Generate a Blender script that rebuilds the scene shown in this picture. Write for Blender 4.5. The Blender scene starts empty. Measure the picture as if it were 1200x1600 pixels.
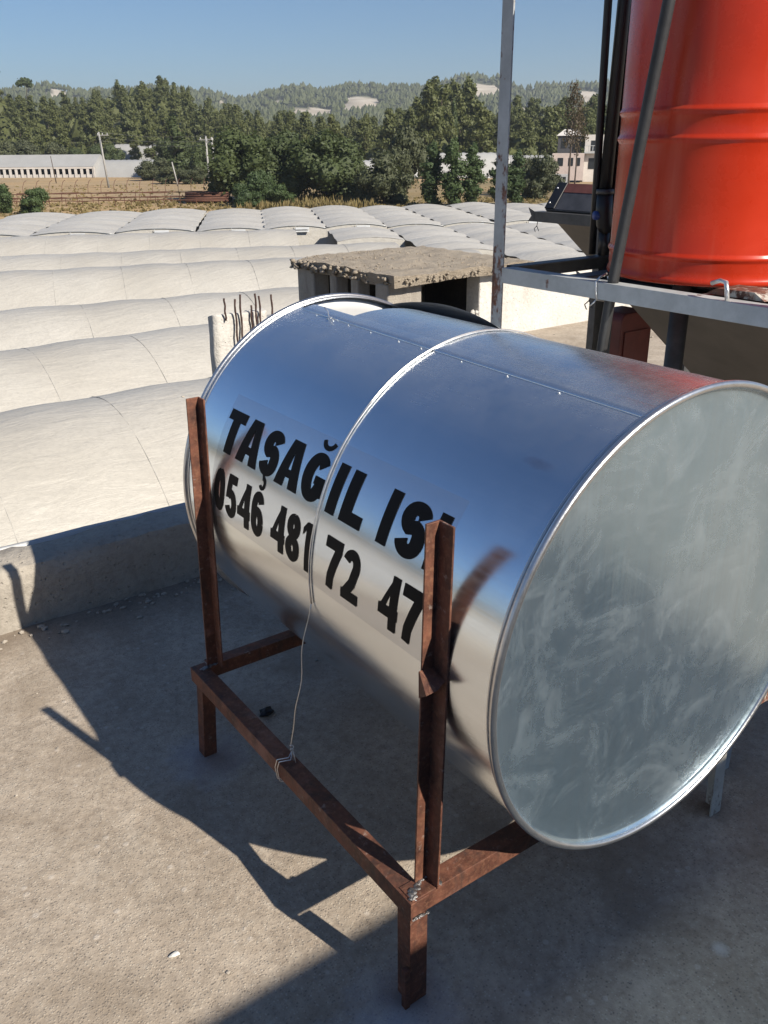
import bpy, bmesh, math, random
from math import sin, cos, pi, radians, sqrt, atan2, hypot
from mathutils import Vector, Matrix, noise

random.seed(7)
SC = bpy.context.scene
COL = SC.collection
# World axes: +X and +Y run along the roof's edges, Y is also the drum's axis, Z is up, the roof is z = 0.

# ------------------------------------------------------------------ camera
CAMP = Vector((-0.742, -0.975, 1.6))
cam_data = bpy.data.cameras.new('camera')
cam_data.sensor_fit = 'VERTICAL'
cam_data.sensor_height = 36.0
cam_data.lens = 30.68
cam_data.clip_start = 0.05
cam_data.clip_end = 20000
cam = bpy.data.objects.new('camera', cam_data)
COL.objects.link(cam)
_r = Vector((0.814, -0.581, -0.009)).normalized()
_f = Vector((0.532, 0.751, -0.391)).normalized()
_u = _r.cross(_f).normalized()
_r = _f.cross(_u).normalized()
cam.matrix_world = Matrix(((_r.x, _u.x, -_f.x, CAMP.x), (_r.y, _u.y, -_f.y, CAMP.y), (_r.z, _u.z, -_f.z, CAMP.z), (0, 0, 0, 1)))
SC.camera = cam

# ------------------------------------------------------------------ world, sun, exposure
SUN_DIR = Vector((0.36, -1.39, 1.0)).normalized()          # towards the sun
SUN_EL = math.asin(SUN_DIR.z)
SUN_AZ = atan2(SUN_DIR.x, SUN_DIR.y)
world = bpy.data.worlds.new('World')
SC.world = world
world.use_nodes = True
wn = world.node_tree
wn.nodes.clear()
sky = wn.nodes.new('ShaderNodeTexSky')
sky.sky_type = 'NISHITA'
sky.sun_disc = False
sky.sun_elevation = SUN_EL
sky.sun_rotation = SUN_AZ
sky.altitude = 50
sky.air_density = 1.0
sky.dust_density = 0.2
sky.ozone_density = 8.0
bg = wn.nodes.new('ShaderNodeBackground')
bg.inputs['Strength'].default_value = 0.062
wo = wn.nodes.new('ShaderNodeOutputWorld')
wn.links.new(sky.outputs[0], bg.inputs[0])
wn.links.new(bg.outputs[0], wo.inputs[0])

sun_data = bpy.data.lights.new('sun', 'SUN')
sun_data.energy = 5.0
sun_data.angle = radians(0.53)
sun_data.color = (1.0, 0.93, 0.82)
sun = bpy.data.objects.new('sun', sun_data)
COL.objects.link(sun)
sun.location = (3, -10, 12)
sun.rotation_euler = (-SUN_DIR).to_track_quat('-Z', 'Y').to_euler()

SC.view_settings.view_transform = 'Standard'
SC.view_settings.look = 'None'
SC.view_settings.exposure = 0.57
SC.view_settings.gamma = 1
SC.view_settings.use_curve_mapping = False
SC.cycles.max_bounces = 8
SC.cycles.diffuse_bounces = 1
SC.cycles.use_denoising = True

# ------------------------------------------------------------------ node materials
class NT:
    def __init__(s, name):
        s.m = bpy.data.materials.new(name)
        s.m.use_nodes = True
        s.t = s.m.node_tree
        s.t.nodes.clear()
        s.out = s.t.nodes.new('ShaderNodeOutputMaterial')
        s.b = s.t.nodes.new('ShaderNodeBsdfPrincipled')
        s.t.links.new(s.b.outputs[0], s.out.inputs[0])
        s.tc = s.t.nodes.new('ShaderNodeTexCoord')
        s.co = s.tc.outputs['Object']
    def n(s, typ, **kw):
        nd = s.t.nodes.new(typ)
        for k, v in kw.items():
            if k.startswith('i_'):
                key = k[2:].replace('_', ' ')
                s.put(nd.inputs[key], v)
            elif k.startswith('n'):
                s.put(nd.inputs[int(k[1:])], v)
            else:
                setattr(nd, k, v)
        return nd
    def put(s, sock, v):
        if isinstance(v, bpy.types.NodeSocket):
            s.t.links.new(v, sock)
        else:
            if hasattr(v, '__len__') and len(v) == 3 and sock.type == 'RGBA':
                v = (*v, 1)
            sock.default_value = v
    def mapping(s, scale=(1, 1, 1), co=None, rot=(0, 0, 0), loc=(0, 0, 0)):
        nd = s.t.nodes.new('ShaderNodeMapping')
        s.t.links.new(co or s.co, nd.inputs[0])
        nd.inputs['Scale'].default_value = scale
        nd.inputs['Rotation'].default_value = rot
        nd.inputs['Location'].default_value = loc
        return nd.outputs[0]
    def noise(s, scale, detail=4, rough=.6, co=None, dist=0):
        nd = s.n('ShaderNodeTexNoise', i_Scale=scale, i_Detail=detail, i_Roughness=rough, i_Distortion=dist)
        s.t.links.new(co or s.co, nd.inputs['Vector'])
        return nd.outputs['Fac']
    def voro(s, scale, out='Distance', co=None, feature='F1', rnd=1.0):
        nd = s.n('ShaderNodeTexVoronoi', feature=feature, i_Scale=scale, i_Randomness=rnd)
        s.t.links.new(co or s.co, nd.inputs['Vector'])
        return nd.outputs[out]
    def ramp(s, fac, stops, interp='LINEAR'):
        nd = s.t.nodes.new('ShaderNodeValToRGB')
        nd.color_ramp.interpolation = interp
        el = nd.color_ramp.elements
        while len(el) < len(stops):
            el.new(.5)
        for e, (p, c) in zip(el, stops):
            e.position = p
            e.color = (c, c, c, 1) if not hasattr(c, '__len__') else (*c, 1)
        s.t.links.new(fac, nd.inputs[0])
        return nd.outputs[0]
    def mix(s, fac, a, b, mode='MIX'):
        nd = s.n('ShaderNodeMix', data_type='RGBA', blend_type=mode)
        s.put(nd.inputs[0], fac)
        s.put(nd.inputs[6], a)
        s.put(nd.inputs[7], b)
        return nd.outputs[2]
    def math(s, op, a, b=0.0, clamp=False):
        nd = s.n('ShaderNodeMath', operation=op, use_clamp=clamp)
        s.put(nd.inputs[0], a)
        s.put(nd.inputs[1], b)
        return nd.outputs[0]
    def bump(s, h, strength=.3, dist=.01, normal=None):
        nd = s.n('ShaderNodeBump', i_Strength=strength, i_Distance=dist)
        s.t.links.new(h, nd.inputs['Height'])
        if normal is not None:
            s.t.links.new(normal, nd.inputs['Normal'])
        return nd.outputs[0]
    def set(s, **kw):
        for k, v in kw.items():
            s.put(s.b.inputs[k.replace('_', ' ')], v)
        return s.m

def near_mask(k, center, r0, r1, co=None):
    """1 inside r0, 0 beyond r1, round a point of the object's own space"""
    d = k.n('ShaderNodeVectorMath', operation='DISTANCE')
    k.t.links.new(co or k.co, d.inputs[0])
    d.inputs[1].default_value = center
    nz = k.noise(14, 4, .7)
    dd = k.math('ADD', d.outputs['Value'], k.math('MULTIPLY', k.math('SUBTRACT', nz, .5), (r1 - r0) * 1.5))
    mr = k.n('ShaderNodeMapRange', n0=dd, n1=r0, n2=r1, n3=1.0, n4=0.0)
    return mr.outputs[0]

def m_concrete_roof():
    k = NT('roof_concrete')
    big = k.noise(.9, 5, .6)
    mid = k.noise(5, 6, .65)
    fine = k.noise(60, 5, .7)
    peb = k.noise(34, 6, .8)
    base = k.mix(k.ramp(big, [(.3, 0), (.7, 1)]), (.40, .325, .25), (.53, .45, .355))
    base = k.mix(k.math('MULTIPLY', k.ramp(peb, [(.36, 1), (.5, 0)]), .58), base, (.22, .172, .13))
    base = k.mix(k.math('MULTIPLY', k.ramp(peb, [(.54, 0), (.64, 1)]), .45), base, (.66, .58, .47))
    base = k.mix(k.ramp(mid, [(.35, .0), (.72, .5)]), base, (.25, .205, .155))
    base = k.mix(k.math('MULTIPLY', k.ramp(fine, [(.4, 0), (.75, 1)]), .35), base, (.2, .165, .13))
    # aggregate: pale and dark chips of stone showing through the worn cement
    chip = k.voro(150, 'Distance')
    cid = k.voro(150, 'Color')
    sep = k.n('ShaderNodeSeparateColor', n0=cid)
    inside = k.ramp(chip, [(.22, 1), (.42, 0)])
    pale = k.math('MULTIPLY', inside, k.ramp(sep.outputs[0], [(.55, 0), (.72, .55)]))
    dark = k.math('MULTIPLY', inside, k.ramp(sep.outputs[1], [(.6, 0), (.75, .6)]))
    base = k.mix(pale, base, (.56, .50, .41))
    base = k.mix(dark, base, (.13, .11, .095))
    chip2 = k.voro(33, 'Distance')
    cid2 = k.n('ShaderNodeSeparateColor', n0=k.voro(33, 'Color'))
    big_chip = k.math('MULTIPLY', k.ramp(chip2, [(.15, 1), (.3, 0)]), k.ramp(cid2.outputs[0], [(.86, 0), (.92, .6)]))
    base = k.mix(big_chip, base, (.55, .49, .42))
    blot = k.noise(2.6, 7, .72, dist=.8)
    base = k.mix(k.math('MULTIPLY', k.ramp(blot, [(.50, 0), (.64, 1)]), .5), base, (.24, .185, .132))
    base = k.mix(k.math('MULTIPLY', k.ramp(blot, [(.32, 1), (.45, 0)]), .5), base, (.56, .49, .40))
    # overspray of grey primer round the feet of the rusty stand
    for c in ((0, 0, 0), (.0, .95, 0), (-.12, -.05, 0)):
        base = k.mix(k.math('MULTIPLY', near_mask(k, c, .03, .14), .55), base, (.42, .42, .46))
    for c in ((.02, .03, 0), (.02, .93, 0), (.985, 0, 0)):
        base = k.mix(k.math('MULTIPLY', near_mask(k, c, .02, .085), .5), base, (.13, .065, .035))
    # pale cement splash
    for c, r in (((.62, -.28, 0), .025), ((.3, -.36, 0), .03), ((-1.35, .9, 0), .05)):
        base = k.mix(k.math('MULTIPLY', near_mask(k, c, r * .3, r), .7), base, (.62, .6, .57))
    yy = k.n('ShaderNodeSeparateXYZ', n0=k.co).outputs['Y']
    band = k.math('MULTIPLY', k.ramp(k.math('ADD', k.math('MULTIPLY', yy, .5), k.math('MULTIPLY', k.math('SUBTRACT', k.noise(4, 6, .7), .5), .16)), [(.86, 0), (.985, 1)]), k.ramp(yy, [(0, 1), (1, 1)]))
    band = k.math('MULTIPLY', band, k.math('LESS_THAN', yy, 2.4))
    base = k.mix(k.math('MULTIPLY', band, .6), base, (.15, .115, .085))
    h = k.math('ADD', k.math('MULTIPLY', inside, .55), k.math('MULTIPLY', fine, .7))
    h = k.math('ADD', h, k.math('MULTIPLY', big_chip, .8))
    h = k.math('ADD', h, k.math('MULTIPLY', peb, 1.4))
    nb = k.bump(h, .42, .004)
    nb = k.bump(mid, .35, .03, nb)
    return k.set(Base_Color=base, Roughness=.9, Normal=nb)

def m_concrete(name, c1, c2, stain=(.12, .1, .085), stain_amt=.5, scale=1.0, relief=.012):
    k = NT(name)
    big = k.noise(2.2 * scale, 6, .65)
    fine = k.noise(45 * scale, 5, .7)
    base = k.mix(k.ramp(big, [(.3, 0), (.7, 1)]), c1, c2)
    drip = k.noise(6 * scale, 5, .65, k.mapping((1, 1, .22)))
    base = k.mix(k.math('MULTIPLY', k.ramp(drip, [(.5, 0), (.72, 1)]), stain_amt), base, stain)
    base = k.mix(k.math('MULTIPLY', k.ramp(fine, [(.45, 0), (.7, 1)]), .4), base, [x * .55 for x in c1])
    pit = k.ramp(k.voro(38 * scale, 'Distance'), [(.05, 1), (.2, 0)])
    h = k.math('SUBTRACT', k.math('ADD', fine, k.math('MULTIPLY', big, 2.)), k.math('MULTIPLY', pit, .8))
    return k.set(Base_Color=base, Roughness=.92, Normal=k.bump(h, .7, relief))

def m_rust(name='rusty_steel', dark=.0, paint=None, paint_amt=.0):
    k = NT(name)
    a = k.noise(18, 7, .7)
    b_ = k.noise(90, 4, .7)
    st = k.noise(26, 5, .65, k.mapping((1, 1, .25)))
    base = k.mix(k.ramp(a, [(.32, 0), (.68, 1)]), (.066, .028, .020), (.235, .092, .054))
    base = k.mix(k.math('MULTIPLY', k.ramp(b_, [(.5, 0), (.7, 1)]), .55), base, (.30, .15, .085))
    base = k.mix(k.math('MULTIPLY', k.ramp(st, [(.52, 0), (.68, 1)]), .75), base, (.05, .032, .027))
    base = k.mix(k.math('MULTIPLY', k.ramp(k.noise(38, 6, .75), [(.60, 0), (.68, 1)]), .55), base, (.40, .33, .29))
    big = k.noise(5.5, 5, .7)
    base = k.mix(k.math('MULTIPLY', k.ramp(big, [(.56, 0), (.68, 1)]), .5), base, (.36, .20, .155))
    base = k.mix(k.math('MULTIPLY', k.ramp(big, [(.32, 1), (.44, 0)]), .7), base, (.045, .028, .024))
    met = .25
    if paint is not None:
        pm = k.ramp(k.math('ADD', k.math('MULTIPLY', k.noise(7, 6, .7, k.mapping((1, 1, .4))), .7), k.math('MULTIPLY', k.noise(40, 5, .7), .3)), [(paint_amt - .03, 1), (paint_amt + .02, 0)])
        pc = k.mix(k.ramp(k.noise(11, 5, .7), [(.35, 0), (.7, 1)]), paint, [x * .72 for x in paint])
        base = k.mix(pm, base, pc)
        met = k.math('MULTIPLY', k.math('SUBTRACT', 1, pm), .2)
        h = k.math('ADD', k.math('MULTIPLY', pm, .6), k.math('MULTIPLY', b_, .4))
        return k.set(Base_Color=base, Roughness=.6, Metallic=met, Normal=k.bump(h, .5, .002))
    return k.set(Base_Color=base, Roughness=k.ramp(a, [(.3, .5), (.7, .8)]), Metallic=met, Normal=k.bump(k.math('ADD', a, b_), .5, .003))

def m_drum_shell():
    k = NT('galvanised_sheet')
    brush = k.noise(220, 3, .6, k.mapping((1, .02, 1)))     # fine rolling lines along the sheet
    brush2 = k.noise(6, 4, .6, k.mapping((1, .6, 1)))
    scr = k.noise(30, 6, .8, k.mapping((1, .25, 1), rot=(.3, .2, .4)))
    smud = k.noise(3.2, 6, .7)
    base = k.mix(k.ramp(smud, [(.35, 0), (.7, 1)]), (.77, .835, .89), (.83, .88, .93))
    marks = k.math('MULTIPLY', k.ramp(scr, [(.68, 0), (.76, 1)]), .35)
    base = k.mix(marks, base, (.85, .85, .86))
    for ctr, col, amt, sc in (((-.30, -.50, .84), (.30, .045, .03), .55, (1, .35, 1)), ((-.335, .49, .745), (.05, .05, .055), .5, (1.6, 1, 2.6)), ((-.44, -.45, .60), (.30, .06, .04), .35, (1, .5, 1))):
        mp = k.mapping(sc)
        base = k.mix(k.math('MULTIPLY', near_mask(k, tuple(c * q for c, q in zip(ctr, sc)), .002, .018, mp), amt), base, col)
    rough = k.math('ADD', k.ramp(brush, [(.3, .165), (.7, .235)]), k.math('MULTIPLY', marks, .3))
    rough = k.math('ADD', rough, k.math('MULTIPLY', k.ramp(smud, [(.5, 0), (.8, 1)]), .07))
    # dust that has settled along the top of the drum
    zz = k.n('ShaderNodeSeparateXYZ', n0=k.co).outputs['Z']
    dust = k.math('MULTIPLY', k.ramp(zz, [(.82, 0), (.93, 1)]), k.ramp(k.noise(7, 6, .75), [(.3, .25), (.7, 1)]))
    dust = k.math('MULTIPLY', dust, .30)
    base = k.mix(dust, base, (.46, .43, .41))
    rough = k.math('ADD', rough, k.math('MULTIPLY', dust, .35))
    nb = k.bump(k.noise(2.1, 2, .5), .12, .02)
    nb = k.bump(brush, .03, .001, nb)
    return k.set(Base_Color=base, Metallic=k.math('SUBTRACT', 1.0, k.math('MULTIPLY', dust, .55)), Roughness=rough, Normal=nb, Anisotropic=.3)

def m_drum_cap():
    k = NT('brushed_zinc_end_plate')
    brush = k.noise(160, 4, .65, k.mapping((1, 1, .03)))
    smud = k.noise(3.0, 7, .7, dist=.6)
    swirl = k.noise(5.5, 8, .78, k.mapping((1, 1, 1), rot=(0, .7, 0)), dist=1.6)
    swipe = k.noise(9, 6, .7, k.mapping((.5, 1, 2.2), rot=(0, .65, 0)), dist=.4)
    tiny = k.noise(70, 4, .75)
    base = k.mix(k.ramp(smud, [(.35, 0), (.7, 1)]), (.345, .475, .57), (.46, .575, .655))
    base = k.mix(k.math('MULTIPLY', k.ramp(brush, [(.35, 0), (.7, 1)]), .22), base, (.36, .39, .41))
    dust = k.math('MULTIPLY', k.ramp(swirl, [(.48, 0), (.82, 1)]), .34)
    dust = k.math('MAXIMUM', dust, k.math('MULTIPLY', k.ramp(swipe, [(.56, 0), (.86, 1)]), .30))
    dust = k.math('MAXIMUM', dust, k.math('MULTIPLY', k.ramp(tiny, [(.78, 0), (.81, 1)]), .45))
    base = k.mix(dust, base, (.62, .64, .64))
    met = k.math('SUBTRACT', .90, k.math('MULTIPLY', dust, .45))
    rough = k.math('ADD', k.ramp(smud, [(.3, .20), (.75, .34)]), k.math('MULTIPLY', dust, .3))
    nb = k.bump(brush, .12, .0015)
    nb = k.bump(k.noise(2.3, 2, .5), .28, .03, nb)
    return k.set(Base_Color=base, Metallic=met, Roughness=rough, Normal=nb)

def m_simple(name, c, rough=.6, metal=0., var=.25, scale=12, relief=0.0, spec=None, coat=0):
    k = NT(name)
    a = k.noise(scale, 6, .65)
    base = k.mix(k.ramp(a, [(.3, 0), (.7, 1)]), [x * (1 - var) for x in c], [min(1, x * (1 + var)) for x in c])
    kw = dict(Base_Color=base, Roughness=rough, Metallic=metal)
    if relief:
        kw['Normal'] = k.bump(k.noise(scale * 4, 5, .7), .5, relief)
    if spec is not None:
        kw['Specular IOR Level'] = spec
    if coat:
        kw['Coat Weight'] = coat
        kw['Coat Roughness'] = .12
    for kk, v in kw.items():
        k.put(k.b.inputs[kk.replace('_', ' ')], v)
    return k.m

def m_orange():
    k = NT('orange_enamel')
    streak = k.noise(9, 5, .65, k.mapping((1, 1, .08)))
    dust = k.noise(4, 6, .7)
    base = k.mix(k.ramp(dust, [(.35, 0), (.7, 1)]), (.47, .029, .008), (.55, .039, .012))
    base = k.mix(k.math('MULTIPLY', k.ramp(streak, [(.54, 0), (.74, 1)]), .5), base, (.55, .15, .09))
    base = k.mix(k.math('MULTIPLY', k.ramp(k.noise(60, 3, .6), [(.73, 0), (.77, 1)]), .6), base, (.2, .05, .03))
    rough = k.math('ADD', .24, k.math('MULTIPLY', k.ramp(dust, [(.4, 0), (.7, 1)]), .12))
    k.put(k.b.inputs['Specular IOR Level'], .36)
    return k.set(Base_Color=base, Roughness=rough, Normal=k.bump(k.noise(3, 2), .08, .02))

def m_film(name='greenhouse_film', gain=1.0):
    k = NT(name)
    big = k.noise(.22, 4, .6)
    dust = k.noise(1.7, 7, .75, k.mapping((1, 1, 1)))
    speck = k.noise(11, 6, .85)
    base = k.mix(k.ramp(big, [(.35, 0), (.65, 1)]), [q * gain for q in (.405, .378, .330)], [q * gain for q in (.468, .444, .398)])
    base = k.mix(k.math('MULTIPLY', k.ramp(dust, [(.45, 0), (.75, 1)]), .45), base, (.37, .35, .315))
    base = k.mix(k.math('MULTIPLY', k.ramp(speck, [(.46, 0), (.66, 1)]), .55), base, (.335, .315, .28))
    wr = k.noise(2.2, 6, .62, k.mapping((.45, 1.6, 1), rot=(0, 0, .55)), dist=.5)
    return k.set(Base_Color=base, Roughness=.45, Normal=k.bump(k.math('ADD', wr, k.math('MULTIPLY', speck, .2)), .5, .09))

def m_foliage(name, c1, c2, c3):
    k = NT(name)
    oi = k.n('ShaderNodeObjectInfo')
    a = k.noise(.55, 4, .7)
    b_ = k.noise(3.5, 3, .7)
    base = k.mix(k.ramp(a, [(.32, 0), (.68, 1)]), c1, c2)
    base = k.mix(k.math('MULTIPLY', k.ramp(b_, [(.45, 0), (.7, 1)]), .6), base, c3)
    tint = k.mix(k.math('MULTIPLY', oi.outputs['Random'], .55), base, [c3[0] * .95, c3[1] * 1.0, c3[2] * .8])
    k.put(k.b.inputs['Base Color'], tint)
    k.put(k.b.inputs['Roughness'], .65)
    tr = k.n('ShaderNodeBsdfTranslucent')
    k.put(tr.inputs['Color'], k.mix(.5, tint, (.12, .15, .03)))
    ms = k.n('ShaderNodeMixShader', n0=.3)
    k.t.links.new(k.b.outputs[0], ms.inputs[1])
    k.t.links.new(tr.outputs[0], ms.inputs[2])
    k.t.links.new(ms.outputs[0], k.out.inputs[0])
    return k.m

def m_terrain():
    k = NT('terrain')
    at = k.n('ShaderNodeAttribute', attribute_name='cover')
    sp = k.n('ShaderNodeSeparateColor', n0=at.outputs['Color'])
    rock, forest, green = sp.outputs[0], sp.outputs[1], sp.outputs[2]
    a = k.noise(.03, 6, .7)
    b_ = k.noise(.5, 6, .75)
    row = k.noise(.25, 4, .65, k.mapping((.15, 1, 1), rot=(0, 0, .55)))
    base = k.mix(k.ramp(row, [(.35, 0), (.65, 1)]), (.35, .225, .105), (.45, .315, .165))
    base = k.mix(k.ramp(a, [(.42, 0), (.62, .7)]), base, (.31, .24, .15))
    base = k.mix(k.math('MULTIPLY', k.ramp(b_, [(.48, 0), (.68, 1)]), .6), base, (.2, .15, .075))
    base = k.mix(green, base, k.mix(k.ramp(b_, [(.35, 0), (.65, 1)]), (.085, .085, .035), (.17, .14, .06)))
    fl = k.mix(k.ramp(b_, [(.35, 0), (.6, 1)]), (.035, .045, .018), (.075, .075, .03))
    base = k.mix(forest, base, fl)
    band = k.noise(.06, 5, .7, k.mapping((.25, .25, 3)))
    rk = k.mix(k.ramp(band, [(.4, 0), (.62, 1)]), (.40, .34, .26), (.56, .50, .41))
    base = k.mix(rock, base, rk)
    h = k.math('ADD', b_, k.math('MULTIPLY', a, 2))
    return k.set(Base_Color=base, Roughness=.95, Normal=k.bump(h, .5, .4))

M = {}
M['roof'] = m_concrete_roof()
M['parapet'] = m_concrete('weathered_parapet_concrete', (.33, .29, .24), (.44, .40, .34))
M['slab'] = m_concrete('rough_slab_concrete', (.36, .295, .22), (.47, .40, .31), stain_amt=.2, scale=2.2, relief=.03)
M['pier'] = m_concrete('plain_block_concrete', (.36, .32, .27), (.46, .42, .36), scale=2.)
M['inner_shade'] = m_concrete('shade_darkened_concrete', (.06, .055, .05), (.10, .09, .08))  # chamber back walls: the interior's deep shade is put into the colour
M['white_wall'] = m_concrete('whitewashed_wall', (.55, .52, .47), (.66, .63, .58), stain=(.33, .29, .24), stain_amt=.4)
M['plaster'] = m_concrete('cream_plaster', (.45, .40, .33), (.52, .47, .40))
M['rust'] = m_rust()
M['white_paint_rust'] = m_rust('chipped_white_paint_on_steel', paint=(.58, .55, .48), paint_amt=.515)
M['grey_paint'] = m_rust('pale_grey_painted_steel', paint=(.47, .485, .48), paint_amt=.64)
M['post_paint'] = m_rust('rust_streaked_grey_paint', paint=(.45, .47, .475), paint_amt=.548)
M['shell'] = m_drum_shell()
M['cap'] = m_drum_cap()
M['bead'] = m_simple('rolled_zinc_bead', (.62, .62, .62), .3, .95, .12, 30, .0008)
M['zinc_in'] = m_simple('dull_zinc_inside', (.42, .43, .44), .5, .7, .1, 6)
M['plate_in'] = m_simple('pale_zinc_inside', (.78, .78, .78), .5, .55, .08, 6)
M['weld'] = m_simple('weld_metal', (.22, .21, .205), .45, .8, .5, 70, .003)
M['solder'] = m_simple('bright_solder', (.8, .8, .8), .3, .8, .1, 40)
M['letter'] = m_simple('black_vinyl', (.006, .006, .007), .55, 0, .2, 20, 0, .12)
M['wire'] = m_simple('galvanised_wire', (.75, .73, .70), .35, .85, .15, 60)
M['orange'] = m_orange()
M['black_pipe'] = m_simple('black_plastic_pipe', (.016, .016, .017), .45, 0, .3, 14, .001)
M['hose'] = m_simple('dusty_grey_hose', (.026, .026, .027), .55, 0, .3, 22, .001)
M['dark_steel'] = m_simple('dark_grey_steel', (.085, .085, .085), .5, .3, .3, 16, .001)
M['casing'] = m_simple('dark_collector_casing', (.075, .075, .08), .5, .1, .3, 15, .001)
M['casing_red'] = m_simple('faded_red_strip', (.17, .06, .045), .6, 0, .25, 15)
M['back_sheet'] = m_simple('dull_collector_back_sheet', (.19, .175, .155), .6, .35, .15, 5)
M['glass'] = m_simple('collector_glass', (.02, .022, .03), .08, 0, .2, 4)
M['red_metal'] = m_simple('dark_red_metal', (.115, .022, .016), .55, 0, .3, 9, .002)
M['blue'] = m_simple('blue_plastic', (.02, .05, .22), .45, 0, .2, 12)
M['film'] = m_film()
M['film_sunlift'] = m_film('sun_lifted_greenhouse_film', 1.2)  # brighter copy of the film; extra sunlight on the far tunnels is painted in
M['film_far'] = m_simple('far_greenhouse_film', (.36, .355, .34), .5, 0, .08, .3)
M['rib_shadow'] = m_simple('hoop_seen_through_film', (.43, .41, .37), .6, 0, .1, 4)
M['hoop'] = m_simple('greenhouse_hoop_steel', (.50, .50, .48), .45, .5, .15, 4)
M['vent_white'] = m_simple('white_vent_louvre', (.47, .475, .47), .4, .1, .1, 4)
M['terrain'] = m_terrain()
M['pine'] = m_foliage('pine_needles', (.072, .090, .026), (.112, .126, .038), (.135, .136, .046))
M['broad'] = m_foliage('dark_broad_leaves', (.042, .062, .02), (.066, .09, .03), (.098, .118, .044))
M['poplar'] = m_foliage('poplar_leaves', (.030, .056, .018), (.055, .088, .028), (.085, .12, .045))
M['olive'] = m_foliage('olive_leaves', (.058, .07, .032), (.085, .095, .046), (.12, .125, .068))
M['dry'] = m_foliage('dry_brown_needles', (.075, .05, .03), (.10, .07, .045), (.12, .085, .055))
M['drygrass'] = m_foliage('dry_grass_blades', (.22, .155, .062), (.32, .235, .105), (.16, .15, .055))
M['bark'] = m_simple('bark', (.075, .055, .042), .9, 0, .3, 3, .02)
M['pole'] = m_simple('weathered_pole', (.33, .32, .30), .8, 0, .15, 3)
M['rust_far'] = m_simple('rusty_field_pipe', (.105, .045, .028), .8, .1, .3, 2)
M['house_white'] = m_simple('white_house_wall', (.62, .58, .53), .8, 0, .1, 1.5)
M['house_pink'] = m_simple('pale_pink_wall', (.56, .46, .41), .8, 0, .1, 1.5)
M['house_dark'] = m_simple('dark_house_wall', (.06, .06, .065), .7, 0, .2, 1.5)
M['roof_tile'] = m_simple('terracotta_roof', (.30, .11, .06), .8, 0, .2, 2)
M['window'] = m_simple('dark_window_glass', (.025, .028, .032), .15, 0, .2, 2)
M['stone'] = m_simple('loose_stone', (.36, .315, .26), .9, 0, .4, 25, .002)

def film_material():
    k = NT('clear_sticker_film')
    k.t.nodes.remove(k.b)
    g = k.n('ShaderNodeBsdfGlossy', i_Color=(.9, .9, .9), i_Roughness=.14)
    d = k.n('ShaderNodeBsdfDiffuse', i_Color=(.75, .75, .78))
    t = k.n('ShaderNodeBsdfTransparent', i_Color=(.93, .93, .94))
    m1 = k.n('ShaderNodeMixShader', n0=.035)
    m2 = k.n('ShaderNodeMixShader', n0=.07)
    k.t.links.new(t.outputs[0], m1.inputs[1]); k.t.links.new(d.outputs[0], m1.inputs[2])
    k.t.links.new(m1.outputs[0], m2.inputs[1]); k.t.links.new(g.outputs[0], m2.inputs[2])
    k.t.links.new(m2.outputs[0], k.out.inputs[0])
    return k.m
M['sticker'] = film_material()

# ------------------------------------------------------------------ object helpers
ORG = {}

def thing(name, label, cat, loc=(0, 0, 0), group=None, kind=None):
    o = bpy.data.objects.new(name, None)
    o.empty_display_size = .1
    COL.objects.link(o)
    o.location = loc
    ORG[o] = Vector(loc)
    tag(o, label, cat, group, kind)
    return o

def tag(o, label=None, cat=None, group=None, kind=None):
    if label: o['label'] = label
    if cat: o['category'] = cat
    if group: o['group'] = group
    if kind: o['kind'] = kind
    return o

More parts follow.
